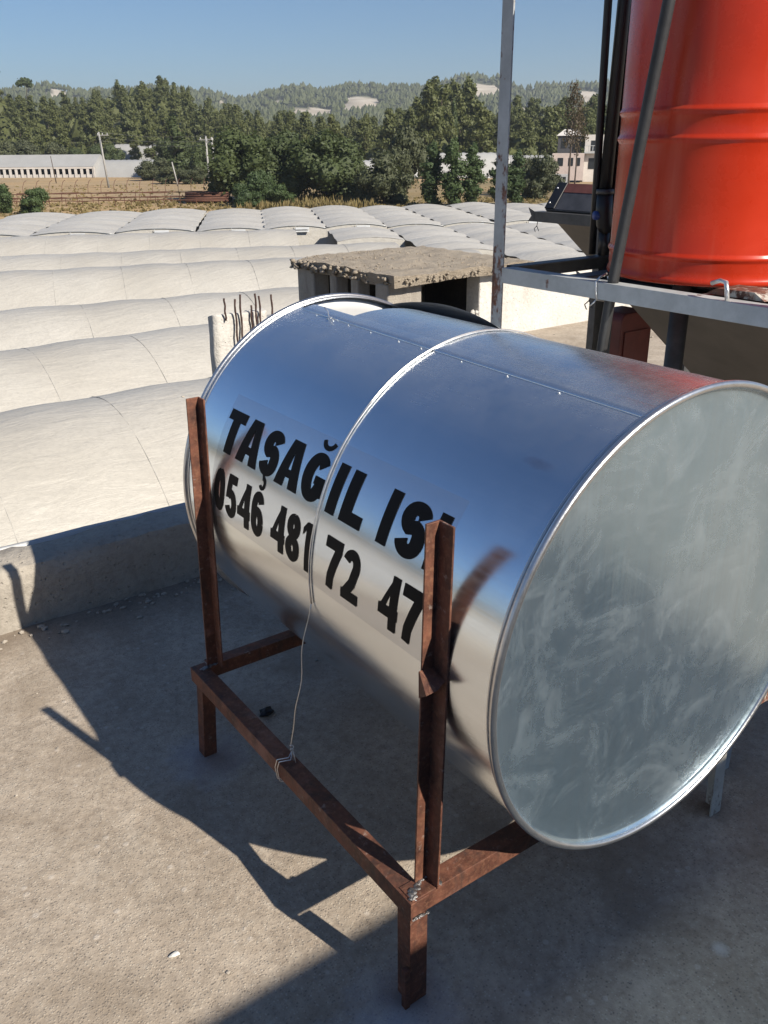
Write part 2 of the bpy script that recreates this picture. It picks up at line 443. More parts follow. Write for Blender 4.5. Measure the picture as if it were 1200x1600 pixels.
class MB:
    """collects geometry in world coordinates; build() links it as ONE mesh object"""
    def __init__(s):
        s.v, s.f, s.mi = [], [], []
    def add(s, vs, fs, mi=0):
        o = len(s.v)
        s.v += [tuple(x) for x in vs]
        s.f += [tuple(i + o for i in f) for f in fs]
        s.mi += [mi] * len(fs)
    def box(s, lo, hi, mat=None, mi=0):
        vs = [Vector((x, y, z)) for z in (lo[2], hi[2]) for y in (lo[1], hi[1]) for x in (lo[0], hi[0])]
        if mat is not None: vs = [mat @ v for v in vs]
        s.add(vs, [(0, 2, 3, 1), (4, 5, 7, 6), (0, 1, 5, 4), (2, 6, 7, 3), (0, 4, 6, 2), (1, 3, 7, 5)], mi)
    def prism(s, prof, p0, p1, d1, d2, mi=0):
        """extrude the 2D outline prof (in d1, d2) from p0 to p1"""
        p0, p1, d1, d2 = Vector(p0), Vector(p1), Vector(d1), Vector(d2)
        n = len(prof)
        vs = [p + d1 * x + d2 * y for p in (p0, p1) for x, y in prof]
        fs = [(i, (i + 1) % n, n + (i + 1) % n, n + i) for i in range(n)]
        fs += [tuple(range(n - 1, -1, -1)), tuple(range(n, 2 * n))]
        s.add(vs, fs, mi)
    def angle(s, p0, p1, d1, d2, w=.04, t=.004, w2=None):
        w2 = w2 or w
        s.prism([(0, 0), (w, 0), (w, t), (t, t), (t, w2), (0, w2)], p0, p1, d1, d2)
    def tube(s, pts, r, n=8, closed=False, cap=True, mi=0):
        pts = [Vector(p) for p in pts]
        N = len(pts)
        rings = []
        up = None
        for i, p in enumerate(pts):
            a = pts[(i - 1) % N] if (closed or i > 0) else p
            b = pts[(i + 1) % N] if (closed or i < N - 1) else p
            t = (b - a).normalized()
            if up is None:
                up = t.orthogonal().normalized()
            up = (up - t * up.dot(t))
            up = up.normalized() if up.length > 1e-6 else t.orthogonal().normalized()
            w = t.cross(up)
            rr = r[i] if hasattr(r, '__len__') else r
            rings.append([p + (up * cos(2 * pi * k / n) + w * sin(2 * pi * k / n)) * rr for k in range(n)])
        vs = [v for ring in rings for v in ring]
        fs = []
        for i in range(N if closed else N - 1):
            j = (i + 1) % N
            fs += [(i * n + k, i * n + (k + 1) % n, j * n + (k + 1) % n, j * n + k) for k in range(n)]
        if cap and not closed:
            fs += [tuple(range(n - 1, -1, -1)), tuple((N - 1) * n + k for k in range(n))]
        s.add(vs, fs, mi)
    def lathe(s, prof, c, n=64, mi=0):
        """prof: (radius, z) going up, turned round the vertical axis through c"""
        vs = []
        for r, z in prof:
            vs += [(c[0] + r * cos(2 * pi * k / n), c[1] + r * sin(2 * pi * k / n), c[2] + z) for k in range(n)]
        fs = []
        for i in range(len(prof) - 1):
            fs += [(i * n + k, i * n + (k + 1) % n, (i + 1) * n + (k + 1) % n, (i + 1) * n + k) for k in range(n)]
        s.add(vs, fs, mi)
    def blob(s, c, r, seed=0, sub=1, amt=.3, mi=0):
        bm = bmesh.new()
        bmesh.ops.create_icosphere(bm, subdivisions=sub, radius=1)
        rr = r if hasattr(r, '__len__') else (r, r, r)
        vs = []
        for v in bm.verts:
            k = 1 + amt * noise.noise(v.co * 1.7 + Vector((seed * 3.1, seed * 1.7, seed)))
            vs.append((c[0] + v.co.x * rr[0] * k, c[1] + v.co.y * rr[1] * k, c[2] + v.co.z * rr[2] * k))
        fs = [tuple(v.index for v in f.verts) for f in bm.faces]
        bm.free()
        s.add(vs, fs, mi)
    def mesh(s, name, mat, org=Vector((0, 0, 0)), smooth=False):
        me = bpy.data.meshes.new(name)
        me.from_pydata([tuple(Vector(v) - org) for v in s.v], [], s.f)
        for m in (mat if isinstance(mat, (list, tuple)) else [mat]):
            me.materials.append(m)
        if any(s.mi):
            me.polygons.foreach_set('material_index', s.mi)
        if smooth:
            me.polygons.foreach_set('use_smooth', [True] * len(me.polygons))
        me.update()
        return me
    def build(s, name, mat, parent=None, smooth=False, bevel=0, org=None):
        base = ORG[parent] if parent is not None else Vector(org or (0, 0, 0))
        o = bpy.data.objects.new(name, s.mesh(name, mat, base, smooth))
        COL.objects.link(o)
        if parent is not None:
            o.parent = parent
        else:
            o.location = base
        ORG[o] = base
        if bevel:
            bv = o.modifiers.new('bevel', 'BEVEL')
            bv.width = bevel
            bv.segments = 2
            bv.limit_method = 'ANGLE'
        return o

def autosmooth(o, deg=35):
    """smooth faces, sharp edges kept where the surface turns by more than deg"""
    me = o.data
    bm = bmesh.new()
    bm.from_mesh(me)
    for f in bm.faces: f.smooth = True
    for e in bm.edges:
        if len(e.link_faces) == 2 and e.calc_face_angle(0) > radians(deg):
            e.smooth = False
    bm.to_mesh(me)
    bm.free()
    return o

X, Y, Zv = Vector((1, 0, 0)), Vector((0, 1, 0)), Vector((0, 0, 1))

def polar(azd, d, z=0.0):
    """ground position at a compass angle (clockwise from +Y) and distance from the house"""
    return Vector((CAMP.x + d * sin(radians(azd)), CAMP.y + d * cos(radians(azd)), z))

def interp(x, tab):
    if x <= tab[0][0]: return tab[0][1]
    for (x0, y0), (x1, y1) in zip(tab, tab[1:]):
        if x <= x1:
            t = (x - x0) / (x1 - x0)
            t = t * t * (3 - 2 * t)
            return y0 + (y1 - y0) * t
    return tab[-1][1]

# ------------------------------------------------------------------ terrain
GZ = -4.2
YARD_Z = -6.9                 # ground between the house and the tunnels
# wooded near hills: compass angle -> height of the crest; distance of the crest; where the slope starts
HILL_Z = [(-40, 4), (0, 7), (13, 10.5), (15.5, 7), (17.5, 7), (19, 9.5), (21, 12.5), (23, 12), (25, 6.5), (27, 3), (29, .5), (31, -2), (33.5, -2.5), (36, -2), (37.5, 0.5), (39, 2), (40.5, 1.5), (42, .5), (44, 1), (47, 2), (49, 3), (60, 5), (90, 4), (130, 2)]
HILL_D = [(-40, 340), (13, 330), (25, 330), (33, 290), (38, 255), (44, 270), (50, 290), (130, 300)]
HILL_S = [(-40, 215), (13, 215), (25, 215), (33, 175), (38, 165), (44, 170), (50, 168), (130, 180)]
# far ridge: compass angle -> height at 1500 m
FAR_Z = [(-60, 50), (0, 66), (13, 69), (15, 71), (16.4, 79), (18.6, 69), (21, 73), (23.1, 76), (24.9, 69), (27, 58), (28.6, 67), (30.4, 76), (32.2, 71), (34, 80), (35.5, 75), (37.8, 74), (40.6, 90), (41.9, 86), (43.6, 69), (44.8, 73), (48, 74), (52, 72), (70, 56), (130, 38)]

def ground_z(x, y):
    dx, dy = x - CAMP.x, y - CAMP.y
    d = hypot(dx, dy)
    a = math.degrees(atan2(dx, dy))
    if a > 180: a -= 360
    edge = 1.0 if -40 < a < 120 else max(0.0, 1 - min(abs(a + 40), abs(a - 120), 360 - abs(a - 120)) / 40)
    hz, hd, hs = interp(a, HILL_Z), interp(a, HILL_D), interp(a, HILL_S)
    fz = interp(a, FAR_Z)
    n1 = noise.fractal(Vector((x * .012, y * .012, 0)), 1, 2, 4)
    z = GZ if d > 84 else YARD_Z + (GZ - YARD_Z) * max(0.0, min(1.0, (d - 76) / 8))
    if d > hs:
        if d < hd:
            t = (d - hs) / (hd - hs)
            z = GZ + (hz - GZ) * (t * t * (3 - 2 * t)) * edge
        elif d < 700:
            t = (d - hd) / (700 - hd)
            z = GZ + (hz - GZ) * edge * (1 - .6 * t)
        elif d < 1500:
            t = (d - 700) / 800
            s_ = .4 * (hz - GZ)
            z = GZ + (s_ + (fz - GZ - s_) * t ** 1.5) * edge
        else:
            z = GZ + (fz - GZ) * edge * max(0.0, 1 - (d - 1500) / 2500)
        amp = min(1, (d - hs) / 60)
        z += amp * n1 * (1.2 if d < 600 else 3.0 * min(1, (d - 600) / 600) + 1.2) * edge
    elif d > 84:
        z += .2 * n1
    return z

CLIFFS = [(34.2, 1.1, 1180, 1390), (31.2, 1.3, 1150, 1260), (41.6, .7, 1250, 1440), (43.6, 1.2, 1100, 1250), (26.0, .22, 1330, 1460), (29.3, .4, 1280, 1400), (17.0, .5, 1350, 1480), (47.6, .6, 1250, 1420)]
SANDY = [(13.6, 1.3, 205, 245), (15.2, .8, 208, 225), (46.0, 2.2, 140, 185), (34, .8, 120, 150), (18.5, 1.0, 205, 218)]

def cover_at(a, d, x, y):
    rock = 0.0
    n1 = noise.noise(Vector((x * .02, y * .02, 3)))
    for ca, w, d0, d1 in CLIFFS:
        q = max(abs(a - ca) / w, abs(d - (d0 + d1) / 2) / ((d1 - d0) / 2))
        rock = max(rock, 1 if q + n1 * .35 < 1 else 0)
    forest = 1.0 if d > interp(a, HILL_S) + 6 + 8 * n1 else 0.0
    for ca, w, d0, d1 in SANDY:
        q = hypot((a - ca) / w, (d - (d0 + d1) / 2) / ((d1 - d0) / 2))
        if q + n1 * .3 < 1: forest = 0.0
    green = 0.0
    if d < 75: green = .5
    if 27 < a < 45 and 75 < d < 150: green = .35 + .5 * noise.noise(Vector((x * .05, y * .05, 1)))
    if 45 <= a and d < 135: green = .5
    return rock, forest, max(0, min(1, green))

def build_terrain():
    azs = []
    a = -180.0
    while a < 180 - 1e-6:
        azs.append(a)
        a += .25 if 8 <= a < 60 else 4.0
    ds = [0.5, 8, 20, 40, 60, 70, 76, 80, 84, 90, 105, 120, 135, 150, 160, 170, 180, 190, 200, 210, 220, 230, 240, 250, 260, 270, 280, 290, 300, 310, 320, 330, 345, 365, 400, 450, 520, 600, 700, 800, 900, 980, 1050]
    ds += [1100 + 20 * i for i in range(23)] + [1580, 1700, 1900, 2300, 3000, 3500]
    vs, fs, cols = [], [], []
    n = len(azs)
    for d in ds:
        for a in azs:
            x, y = CAMP.x + d * sin(radians(a)), CAMP.y + d * cos(radians(a))
            vs.append((x, y, ground_z(x, y)))
            cols.append((*cover_at(a, d, x, y), 1))
    for i in range(len(ds) - 1):
        for k in range(n):
            k2 = (k + 1) % n
            fs.append((i * n + k, i * n + k2, (i + 1) * n + k2, (i + 1) * n + k))
    me = bpy.data.meshes.new('terrain')
    me.from_pydata(vs, [], [f[::-1] for f in fs])
    at = me.color_attributes.new('cover', 'FLOAT_COLOR', 'POINT')
    at.data.foreach_set('color', [c for col in cols for c in col])
    me.materials.append(M['terrain'])
    me.polygons.foreach_set('use_smooth', [True] * len(me.polygons))
    o = bpy.data.objects.new('terrain', me)
    COL.objects.link(o)
    o['kind'] = 'structure'
build_terrain()

# ------------------------------------------------------------------ summer haze over the valley
def build_haze():
    k = NT('haze_air')
    k.t.nodes.remove(k.b)
    v = k.n('ShaderNodeVolumePrincipled', i_Color=(.80, .87, .95), i_Density=.00028, i_Anisotropy=.2)
    k.t.links.new(v.outputs[0], k.out.inputs['Volume'])
    mb = MB()
    mb.box((-3700, -3700, -60), (3700, 3700, 150))
    o = mb.build('haze', k.m)
    o['kind'] = 'stuff'
    return o
build_haze()

# ------------------------------------------------------------------ the roof terrace and its walls
def build_roof():
    mb = MB()
    mb.box((-11, -7, YARD_Z), (1.55, 2.195, 0))
    mb.box((1.553, -7, YARD_Z), (13, 2.195, 0))
    mb.box((1.80, 2.1985, YARD_Z), (13, 4.60, 0))
    mb.box((2.88, 4.603, YARD_Z), (13, 5.75, 0))
    o = mb.build('roof_terrace', M['roof'])
    o['kind'] = 'structure'
build_roof()

def rough_wall(name, label, segs, mat, jag=.006, res=.06, cat='parapet wall'):
    """walls with uneven arrises: each seg is (lo, hi) of a box cut into a fine grid"""
    t = thing(name, label, cat, segs[0][0])
    for lo, hi in segs:
        bm = bmesh.new()
        bmesh.ops.create_cube(bm, size=1)
        size = [hi[i] - lo[i] for i in range(3)]
        for v in bm.verts:
            v.co = Vector([lo[i] + (v.co[i] + .5) * size[i] for i in range(3)])
        for ax in range(3):
            n = min(60, max(1, int(size[ax] / res)))
            for k in range(1, n):
                co = [0, 0, 0]; co[ax] = lo[ax] + size[ax] * k / n
                no = [0, 0, 0]; no[ax] = 1
                bmesh.ops.bisect_plane(bm, geom=bm.verts[:] + bm.edges[:] + bm.faces[:], plane_co=co, plane_no=no)
        ctr = Vector([(lo[i] + hi[i]) / 2 for i in range(3)])
        for v in bm.verts:
            nv = noise.noise_vector(v.co * 9) * jag + noise.noise_vector(v.co * 2.2) * jag * 1.5
            onedge = sum(abs(v.co[i] - lo[i]) < 1e-4 or abs(v.co[i] - hi[i]) < 1e-4 for i in range(3))
            pull = Vector((0, 0, 0))
            if onedge >= 2:
                for i in range(3):
                    if abs(v.co[i] - lo[i]) < 1e-4: pull[i] = 1
                    elif abs(v.co[i] - hi[i]) < 1e-4: pull[i] = -1
                pull *= jag * (1.2 + 1.6 * noise.noise(v.co * 14))
            if v.co.z < .004: nv.z = 0; pull = Vector((0, 0, 0))
            v.co += nv + pull
        me = bpy.data.meshes.new('wall_block')
        for v in bm.verts: v.co -= ORG[t]
        bm.normal_update()
        bm.to_mesh(me); bm.free()
        me.materials.append(mat)
        o = bpy.data.objects.new('wall_block', me)
        COL.objects.link(o); o.parent = t; ORG[o] = ORG[t]
        autosmooth(o, 40)
    return t

rough_wall('parapet', 'low weathered concrete parapet along the roof edge behind the drum, half in its shadow',
           [((-7.0, 2.0, -.01), (-1.9, 2.19, .243)), ((-1.9, 2.0, -.01), (1.55, 2.19, .243))], M['parapet'], jag=.009, res=.045)
rough_wall('white_wall', 'whitewashed low wall in sunlight behind the pale steel frame',
           [((4.36, 4.74, -.01), (8.9, 4.92, .50))], M['white_wall'], jag=.008, res=.08, cat='low wall')

# rubble that gathers along the parapet's foot, and grit on the slab
def build_grit():
    mb = MB()
    rnd = random.Random(3)
    for i in range(330):
        x = rnd.uniform(-2.4, .9)
        y = 2.0 - abs(rnd.gauss(0, .06)) - .012
        r = rnd.uniform(.003, .011)
        mb.blob((x, y, r * .5), (r * rnd.uniform(.8, 1.6), r, r * .7), i, 1, .5)
    for i in range(260):
        x, y = rnd.uniform(-2.6, 1.3), rnd.uniform(-.7, 2.0)
        r = rnd.choice((.0018, .002, .0025, .003, .0045)) * rnd.uniform(.7, 1.2)
        mb.blob((x, y, r * .4), (r * rnd.uniform(.8, 1.7), r * rnd.uniform(.8, 1.4), r * .6), i, 1, .5)
    for i in range(160):
        x, y = rnd.uniform(1.3, 6), rnd.uniform(1.6, 4.6)
        r = rnd.uniform(.004, .012)
        mb.blob((x, y, r * .4), (r * 1.3, r, r * .6), i, 1, .5)
    o = mb.build('grit', M['stone'])
    tag(o, 'loose grit and stone chips lying on the roof concrete', 'grit', kind='stuff')
build_grit()

def chip(loc, size, mat, label, name='stone_chip', seed=1, cat='stone', group=None):
    mb = MB()
    mb.blob((loc[0], loc[1], loc[2] + size[2] * .8), size, seed, 2, .55)
    o = mb.build(name, mat, org=loc)
    tag(o, label, cat, group)
M['shard'] = m_simple('white_plastic_shard', (.62, .60, .56), .5, 0, .1, 30)
chip((-1.02, .28, 0), (.005, .004, .0025), M['shard'], 'white chip lying alone on the sunlit concrete left of the stand', seed=4)
chip((-.335, .39, 0), (.012, .006, .004), M['shard'], 'white shard lying inside the small triangle of sunlight', 'plastic_shard', 6, 'shard')
chip((.235, 1.03, 0), (.022, .016, .014), M['black_pipe'], 'small black lump lying on shaded concrete under the drum', 'rubber_lump', 9, 'lump')
chip((-1.38, 1.72, 0), (.035, .03, .008), M['rust'], 'flat rusty brown scrap on the concrete near the parapet foot', 'rusty_scrap', 12, 'scrap')

# ------------------------------------------------------------------ stair house behind the photographer (casts the shade on the right)
def build_stair_house():
    t = thing('stair_house', 'low plastered stair enclosure behind the viewpoint shading the near roof', 'stair enclosure', (0, -4, 0))
    mb = MB(); mb.box((-4.2, -5.2, 0), (2.2, -2.6, 1.90)); mb.build('wall', M['plaster'], t, bevel=.01)
    mb = MB(); mb.box((-4.3, -5.3, 1.903), (2.24, -2.56, 2.0)); mb.build('roof_slab', M['parapet'], t, bevel=.008)
    mb = MB(); mb.box((-1.6, -2.598, .02), (-.75, -2.57, 1.8)); d = mb.build('door', M['grey_paint'], t)
    mb = MB(); mb.tube([(-.85, -2.57, .95), (-.85, -2.53, .95), (-.95, -2.53, .95)], .01, 8); mb.build('handle', M['bead'], d)
build_stair_house()

# ------------------------------------------------------------------ the galvanised drum
DC = Vector((.544, 0, .743)); R = .4669
A0, A1 = -.121, 1.0845

def cyl(y, th, r=R):
    """point of the drum's wall: th = 0 faces -X, 90 degrees is the top"""
    return Vector((DC.x - r * cos(th), y, DC.z + r * sin(th)))

def build_drum():
    t = thing('metal_drum', 'shiny galvanised steel drum lying on the rusty stand with black lettering', 'drum', (.544, .48, .276))
    # shell with a hatch cut at the far end of its top
    NA, NL = 360, 96
    hatch_t0, hatch_t1, hatch_a = 77, 112, .84
    vs, fs = [], []
    for j in range(NL + 1):
        y = A0 + (A1 - A0) * j / NL
        for i in range(NA):
            th = radians(i)
            dent = .0003 * noise.noise(Vector((i / 360 * 9 if i < 180 else (360 - i) / 360 * 9, y * 2.6, 1.3))) * sin(pi * j / NL)
            vs.append(cyl(y, th, R - .0005 + dent))
    for j in range(NL):
        yc = A0 + (A1 - A0) * (j + .5) / NL
        for i in range(NA):
            if hatch_t0 <= i < hatch_t1 and hatch_a < yc < A1 - .03: continue
            i2 = (i + 1) % NA
            fs.append((j * NA + i, (j + 1) * NA + i, (j + 1) * NA + i2, j * NA + i2))
    mb = MB(); mb.add(vs, fs)
    o = mb.build('shell', M['shell'], t, smooth=True)
    # seam: overlapping strip along the top, its lower edge slightly proud
    mb = MB()
    vs, fs = [], []
    n = 48
    for j in range(n + 1):
        y = A0 + .006 + (A1 - A0 - .05) * j / n
        tha = radians(70.6 + 5.2 * j / n)
        for k, (dth, rr) in enumerate(((0, R - .0005), (0, R + .0016), (.03, R + .0014), (.065, R + .001), (.085, R + .0003))):
            vs.append(cyl(y, tha + dth, rr))
    for j in range(n):
        for k in range(4):
            fs.append((j * 5 + k, j * 5 + k + 1, (j + 1) * 5 + k + 1, (j + 1) * 5 + k))
    mb.add(vs, fs)
    s = mb.build('seam_strip', M['shell'], t, smooth=True)
    for q, y in enumerate((.955, .9, .872, .80, .70, .585, .50, .36, .22, .08)):
        mb = MB()
        c = cyl(y, radians(70.6 + 5.2 * (y - A0) / (A1 - A0)) - .012, R + .0005)
        mb.blob(c, (.0022, .003, .0014), q, 1, .5)
        mb.build('rivet', M['solder'], s, smooth=True)
    # end plates, recessed inside the rolled rims
    for y, name, dy in ((A0 + .007, 'end_plate', -1), (A1 - .006, 'end_plate', 1)):
        mb = MB()
        rings = [0.0, .1, .2, .3, .38, .43, .452, .4585, R - .003]
        offs = [.004, .004, .0035, .003, .002, .0008, 0, -.002, -.009]
        vs, fs, n = [], [], 180
        for r_, of in zip(rings, offs):
            for i in range(n):
                vs.append(cyl(y + dy * -of * (1 if of < 0 else -1) * 1.0, 2 * pi * i / n, r_))
        for q in range(len(rings) - 1):
            for i in range(n):
                i2 = (i + 1) % n
                f = (q * n + i, q * n + i2, (q + 1) * n + i2, (q + 1) * n + i)
                fs.append(f if dy < 0 else f[::-1])
        mb.add(vs, fs)
        mb.build(name, M['cap'] if dy < 0 else M['plate_in'], t, smooth=True)
        mb = MB()
        yr = A0 + .0 if dy < 0 else A1
        mb.tube([cyl(yr, 2 * pi * i / 240, R + .002) for i in range(240)], .0068, 12, closed=True)
        rim = mb.build('rim', M['bead'], t, smooth=True)
        mb = MB()
        mb.tube([cyl(yr - dy * .014, 2 * pi * i / 240, R - .0005) for i in range(240)], .003, 8, closed=True)
        mb.build('rim_groove', M['bead'], rim, smooth=True)
    # loose back edge of the hatch, a bowed grey strip of sheet behind the opening
    mb = MB()
    vs, fs, n = [], [], 28
    for j in range(n + 1):
        u = j / n
        y = .60 + .46 * u
        lift = .030 * sin(pi * min(1, u * 1.02)) ** .8
        for k in range(9):
            w = k / 8
            vs.append(cyl(y, radians(113 + 26 * w), R + .002 + lift * (1 - w) ** 1.3))
    for j in range(n):
        for k in range(8):
            fs.append((j * 9 + k, (j + 1) * 9 + k, (j + 1) * 9 + k + 1, j * 9 + k + 1))
    mb.add(vs, fs)
    mb.build('hatch_flap', M['zinc_in'], t, smooth=True)
    # little bent wire by the hatch
    mb = MB()
    p = cyl(.90, radians(75), R + .003)
    mb.tube([p + Vector((-.012, -.03, .002)), p, p + Vector((.004, .01, .012)), p + Vector((.002, .022, .02))], .0018, 6)
    mb.build('hatch_pin', M['solder'], t, smooth=True)
    # dent scratch by the far end
    # transparent sticker with the lettering
    mb = MB()
    vs, fs = [], []
    a_hi, a_lo, t0, t1 = .934, .067, 0.0, .311
    n, m2 = 40, 12
    for j in range(n + 1):
        for i in range(m2 + 1):
            vs.append(cyl(a_hi + (a_lo - a_hi) * j / n, (t0 + (t1 - t0) * i / m2) / R, R + .0003))
    for j in range(n):
        for i in range(m2):
            q = j * (m2 + 1) + i
            fs.append((q, q + m2 + 1, q + m2 + 2, q + 1))
    mb.add(vs, fs)
    st = mb.build('sticker', M['sticker'], t, smooth=True)
    build_letters(st)
    return t

# ---- lettering: heavy sans glyphs drawn as thick strokes in a box w x 1
def arc(cx, cy, rx, ry, a0, a1, n=14):
    return [(cx + rx * cos(radians(a0 + (a1 - a0) * i / n)), cy + ry * sin(radians(a0 + (a1 - a0) * i / n))) for i in range(n + 1)]

def glyph(ch):
    """list of (polyline, stroke) with x, y in 0..1 of the letter's box; stroke is a share of the box height"""
    s = .225                                   # stroke of vertical stems, in heights
    h = s / 2
    return {
        'T': 'T', 'A': 'A', 'S': 'S', 'G': 'G', 'I': 'I', 'L': 'L'}.get(ch, ch)

def stroke_quads(pts, wx, wy):
    """strip along pts whose half width is wx across vertical runs and wy across horizontal runs"""
    n = len(pts)
    L, Rr = [], []
    for i, (x, y) in enumerate(pts):
        def nrm(p, q):
            dx, dy = q[0] - p[0], q[1] - p[1]
            l = hypot(dx, dy) or 1
            return (-dy / l, dx / l)
        if i == 0: nx, ny = nrm(pts[0], pts[1]); k = 1
        elif i == n - 1: nx, ny = nrm(pts[-2], pts[-1]); k = 1
        else:
            a, b = nrm(pts[i - 1], pts[i]), nrm(pts[i], pts[i + 1])
            nx, ny = a[0] + b[0], a[1] + b[1]
            l = hypot(nx, ny) or 1
            nx, ny = nx / l, ny / l
            k = 1 / max(.5, nx * a[0] + ny * a[1])
        w = hypot(wx * nx, wy * ny) * k
        L.append((x + nx * w, y + ny * w)); Rr.append((x - nx * w, y - ny * w))
    return [(L[i], Rr[i], Rr[i + 1], L[i + 1]) for i in range(n - 1)]

def letter_polys(ch, W, H, st, sh):
    """quads in metres, origin at the letter's lower left; st stem width, sh bar height"""
    q = []
    hx, hy = st / 2, sh / 2
    def S(pts, wx=hx, wy=hy): q.extend(stroke_quads(pts, wx, wy))
    def P(*p): q.append(p)
    if ch == 'T':
        P((0, H), (0, H - sh), (W, H - sh), (W, H)); P((W / 2 - hx, H - sh), (W / 2 - hx, 0), (W / 2 + hx, 0), (W / 2 + hx, H - sh))
    elif ch == 'I':
        P((0, 0), (W, 0), (W, H), (0, H))
    elif ch == 'L':
        P((0, 0), (st, 0), (st, H), (0, H)); P((st, 0), (W, 0), (W, sh), (st, sh))
    elif ch == 'A':
        k = st * .62
        P((0, 0), (st * 1.02, 0), (W / 2 + k * .15, H), (W / 2 - k, H))
        P((W - st * 1.02, 0), (W, 0), (W / 2 + k, H), (W / 2 - k * .15, H))
        P((W * .22, H * .21), (W * .78, H * .21), (W * .72, H * .38), (W * .28, H * .38))
    elif ch == 'S':
        r1, r2 = H * .25, H * .275
        top = arc(W / 2, H - hy - r1 + hy * .45, W / 2 - hx, r1 - hy * .45, 18, 255, 18)
        bot = arc(W / 2, hy + r2 - hy * .45, W / 2 - hx, r2 - hy * .45, 75, -165, 18)
        S(top[:-1] + bot)
    elif ch == 'G':
        S(arc(W / 2, H / 2, W / 2 - hx, H / 2 - hy, 40, 330, 26))
        P((W - st, H * .1), (W, H * .16), (W, H * .54), (W - st, H * .54))
        P((W * .52, H * .37), (W - st, H * .37), (W - st, H * .54), (W * .52, H * .54))
    elif ch == '0':
        S(arc(W / 2, H / 2, W / 2 - hx, H / 2 - hy, 90, 450, 30))
    elif ch == '8':
        S(arc(W / 2, H * .735, W / 2 - hx * 1.15, H * .265 - hy, 90, 450, 24)); S(arc(W / 2, H * .28, W / 2 - hx, H * .28 - hy, 90, 450, 24))
    elif ch == '6':
        S(arc(W / 2, H * .33, W / 2 - hx, H * .33 - hy, 0, 360, 26))
        S(arc(W / 2, H * .64, W / 2 - hx, H * .36 - hy, 25, 180, 14) + [(hx, H * .33)])
    elif ch == '5':
        P((W * .2, H), (W * .2, H - sh), (W * .94, H - sh), (W * .94, H))
        P((W * .2, H), (W * .06, H * .44), (W * .06 + st * .95, H * .47), (W * .2 + st * .8, H - sh))
        S(arc(W / 2 - W * .02, H * .335, W / 2 - hx + W * .02, H * .335 - hy, 140, -160, 24))
    elif ch == '4':
        P((W * .56, 0), (W * .56 + st, 0), (W * .56 + st, H), (W * .56, H))
        P((0, H * .22), (W, H * .22), (W, H * .22 + sh), (0, H * .22 + sh))
        P((0, H * .22 + sh * .4), (st * .75, H * .22 + sh * .5), (W * .56 + st * .3, H * .82), (W * .56 + st * .3, H))
    elif ch == '7':
        P((0, H), (0, H - sh * 1.1), (W, H - sh * 1.1), (W, H))
        S([(W - hx * .9, H - sh * .9), (W * .6, H * .52), (W * .42, H * .25), (W * .36, 0)], hx, hx)
    elif ch == '1':
        P((W - st, 0), (W, 0), (W, H), (W - st, H))
        P((0, H * .70), (0, H * .86), (W - st, H), (W - st, H * .84))
    elif ch == '2':
        S(arc(W / 2, H - H * .29, W / 2 - hx, H * .29 - hy, 165, -22, 18) + [(W * .62, H * .38), (W * .3, H * .17), (hx * 1.05, hy)])
        P((0, 0), (W, 0), (W, sh), (0, sh))
    elif ch == 'breve':
        S(arc(W / 2, H, W / 2 - hx * .4, H * .8, 190, 350, 12), hx * .5, hx * .5)
    elif ch == 'cedilla':
        S([(W * .45, H), (W * .45, H * .8)], hx * .45, hx * .45)
        S(arc(W * .5, H * .42, W * .33, H * .32, 110, -150, 14), hx * .45, hx * .45)
    return q

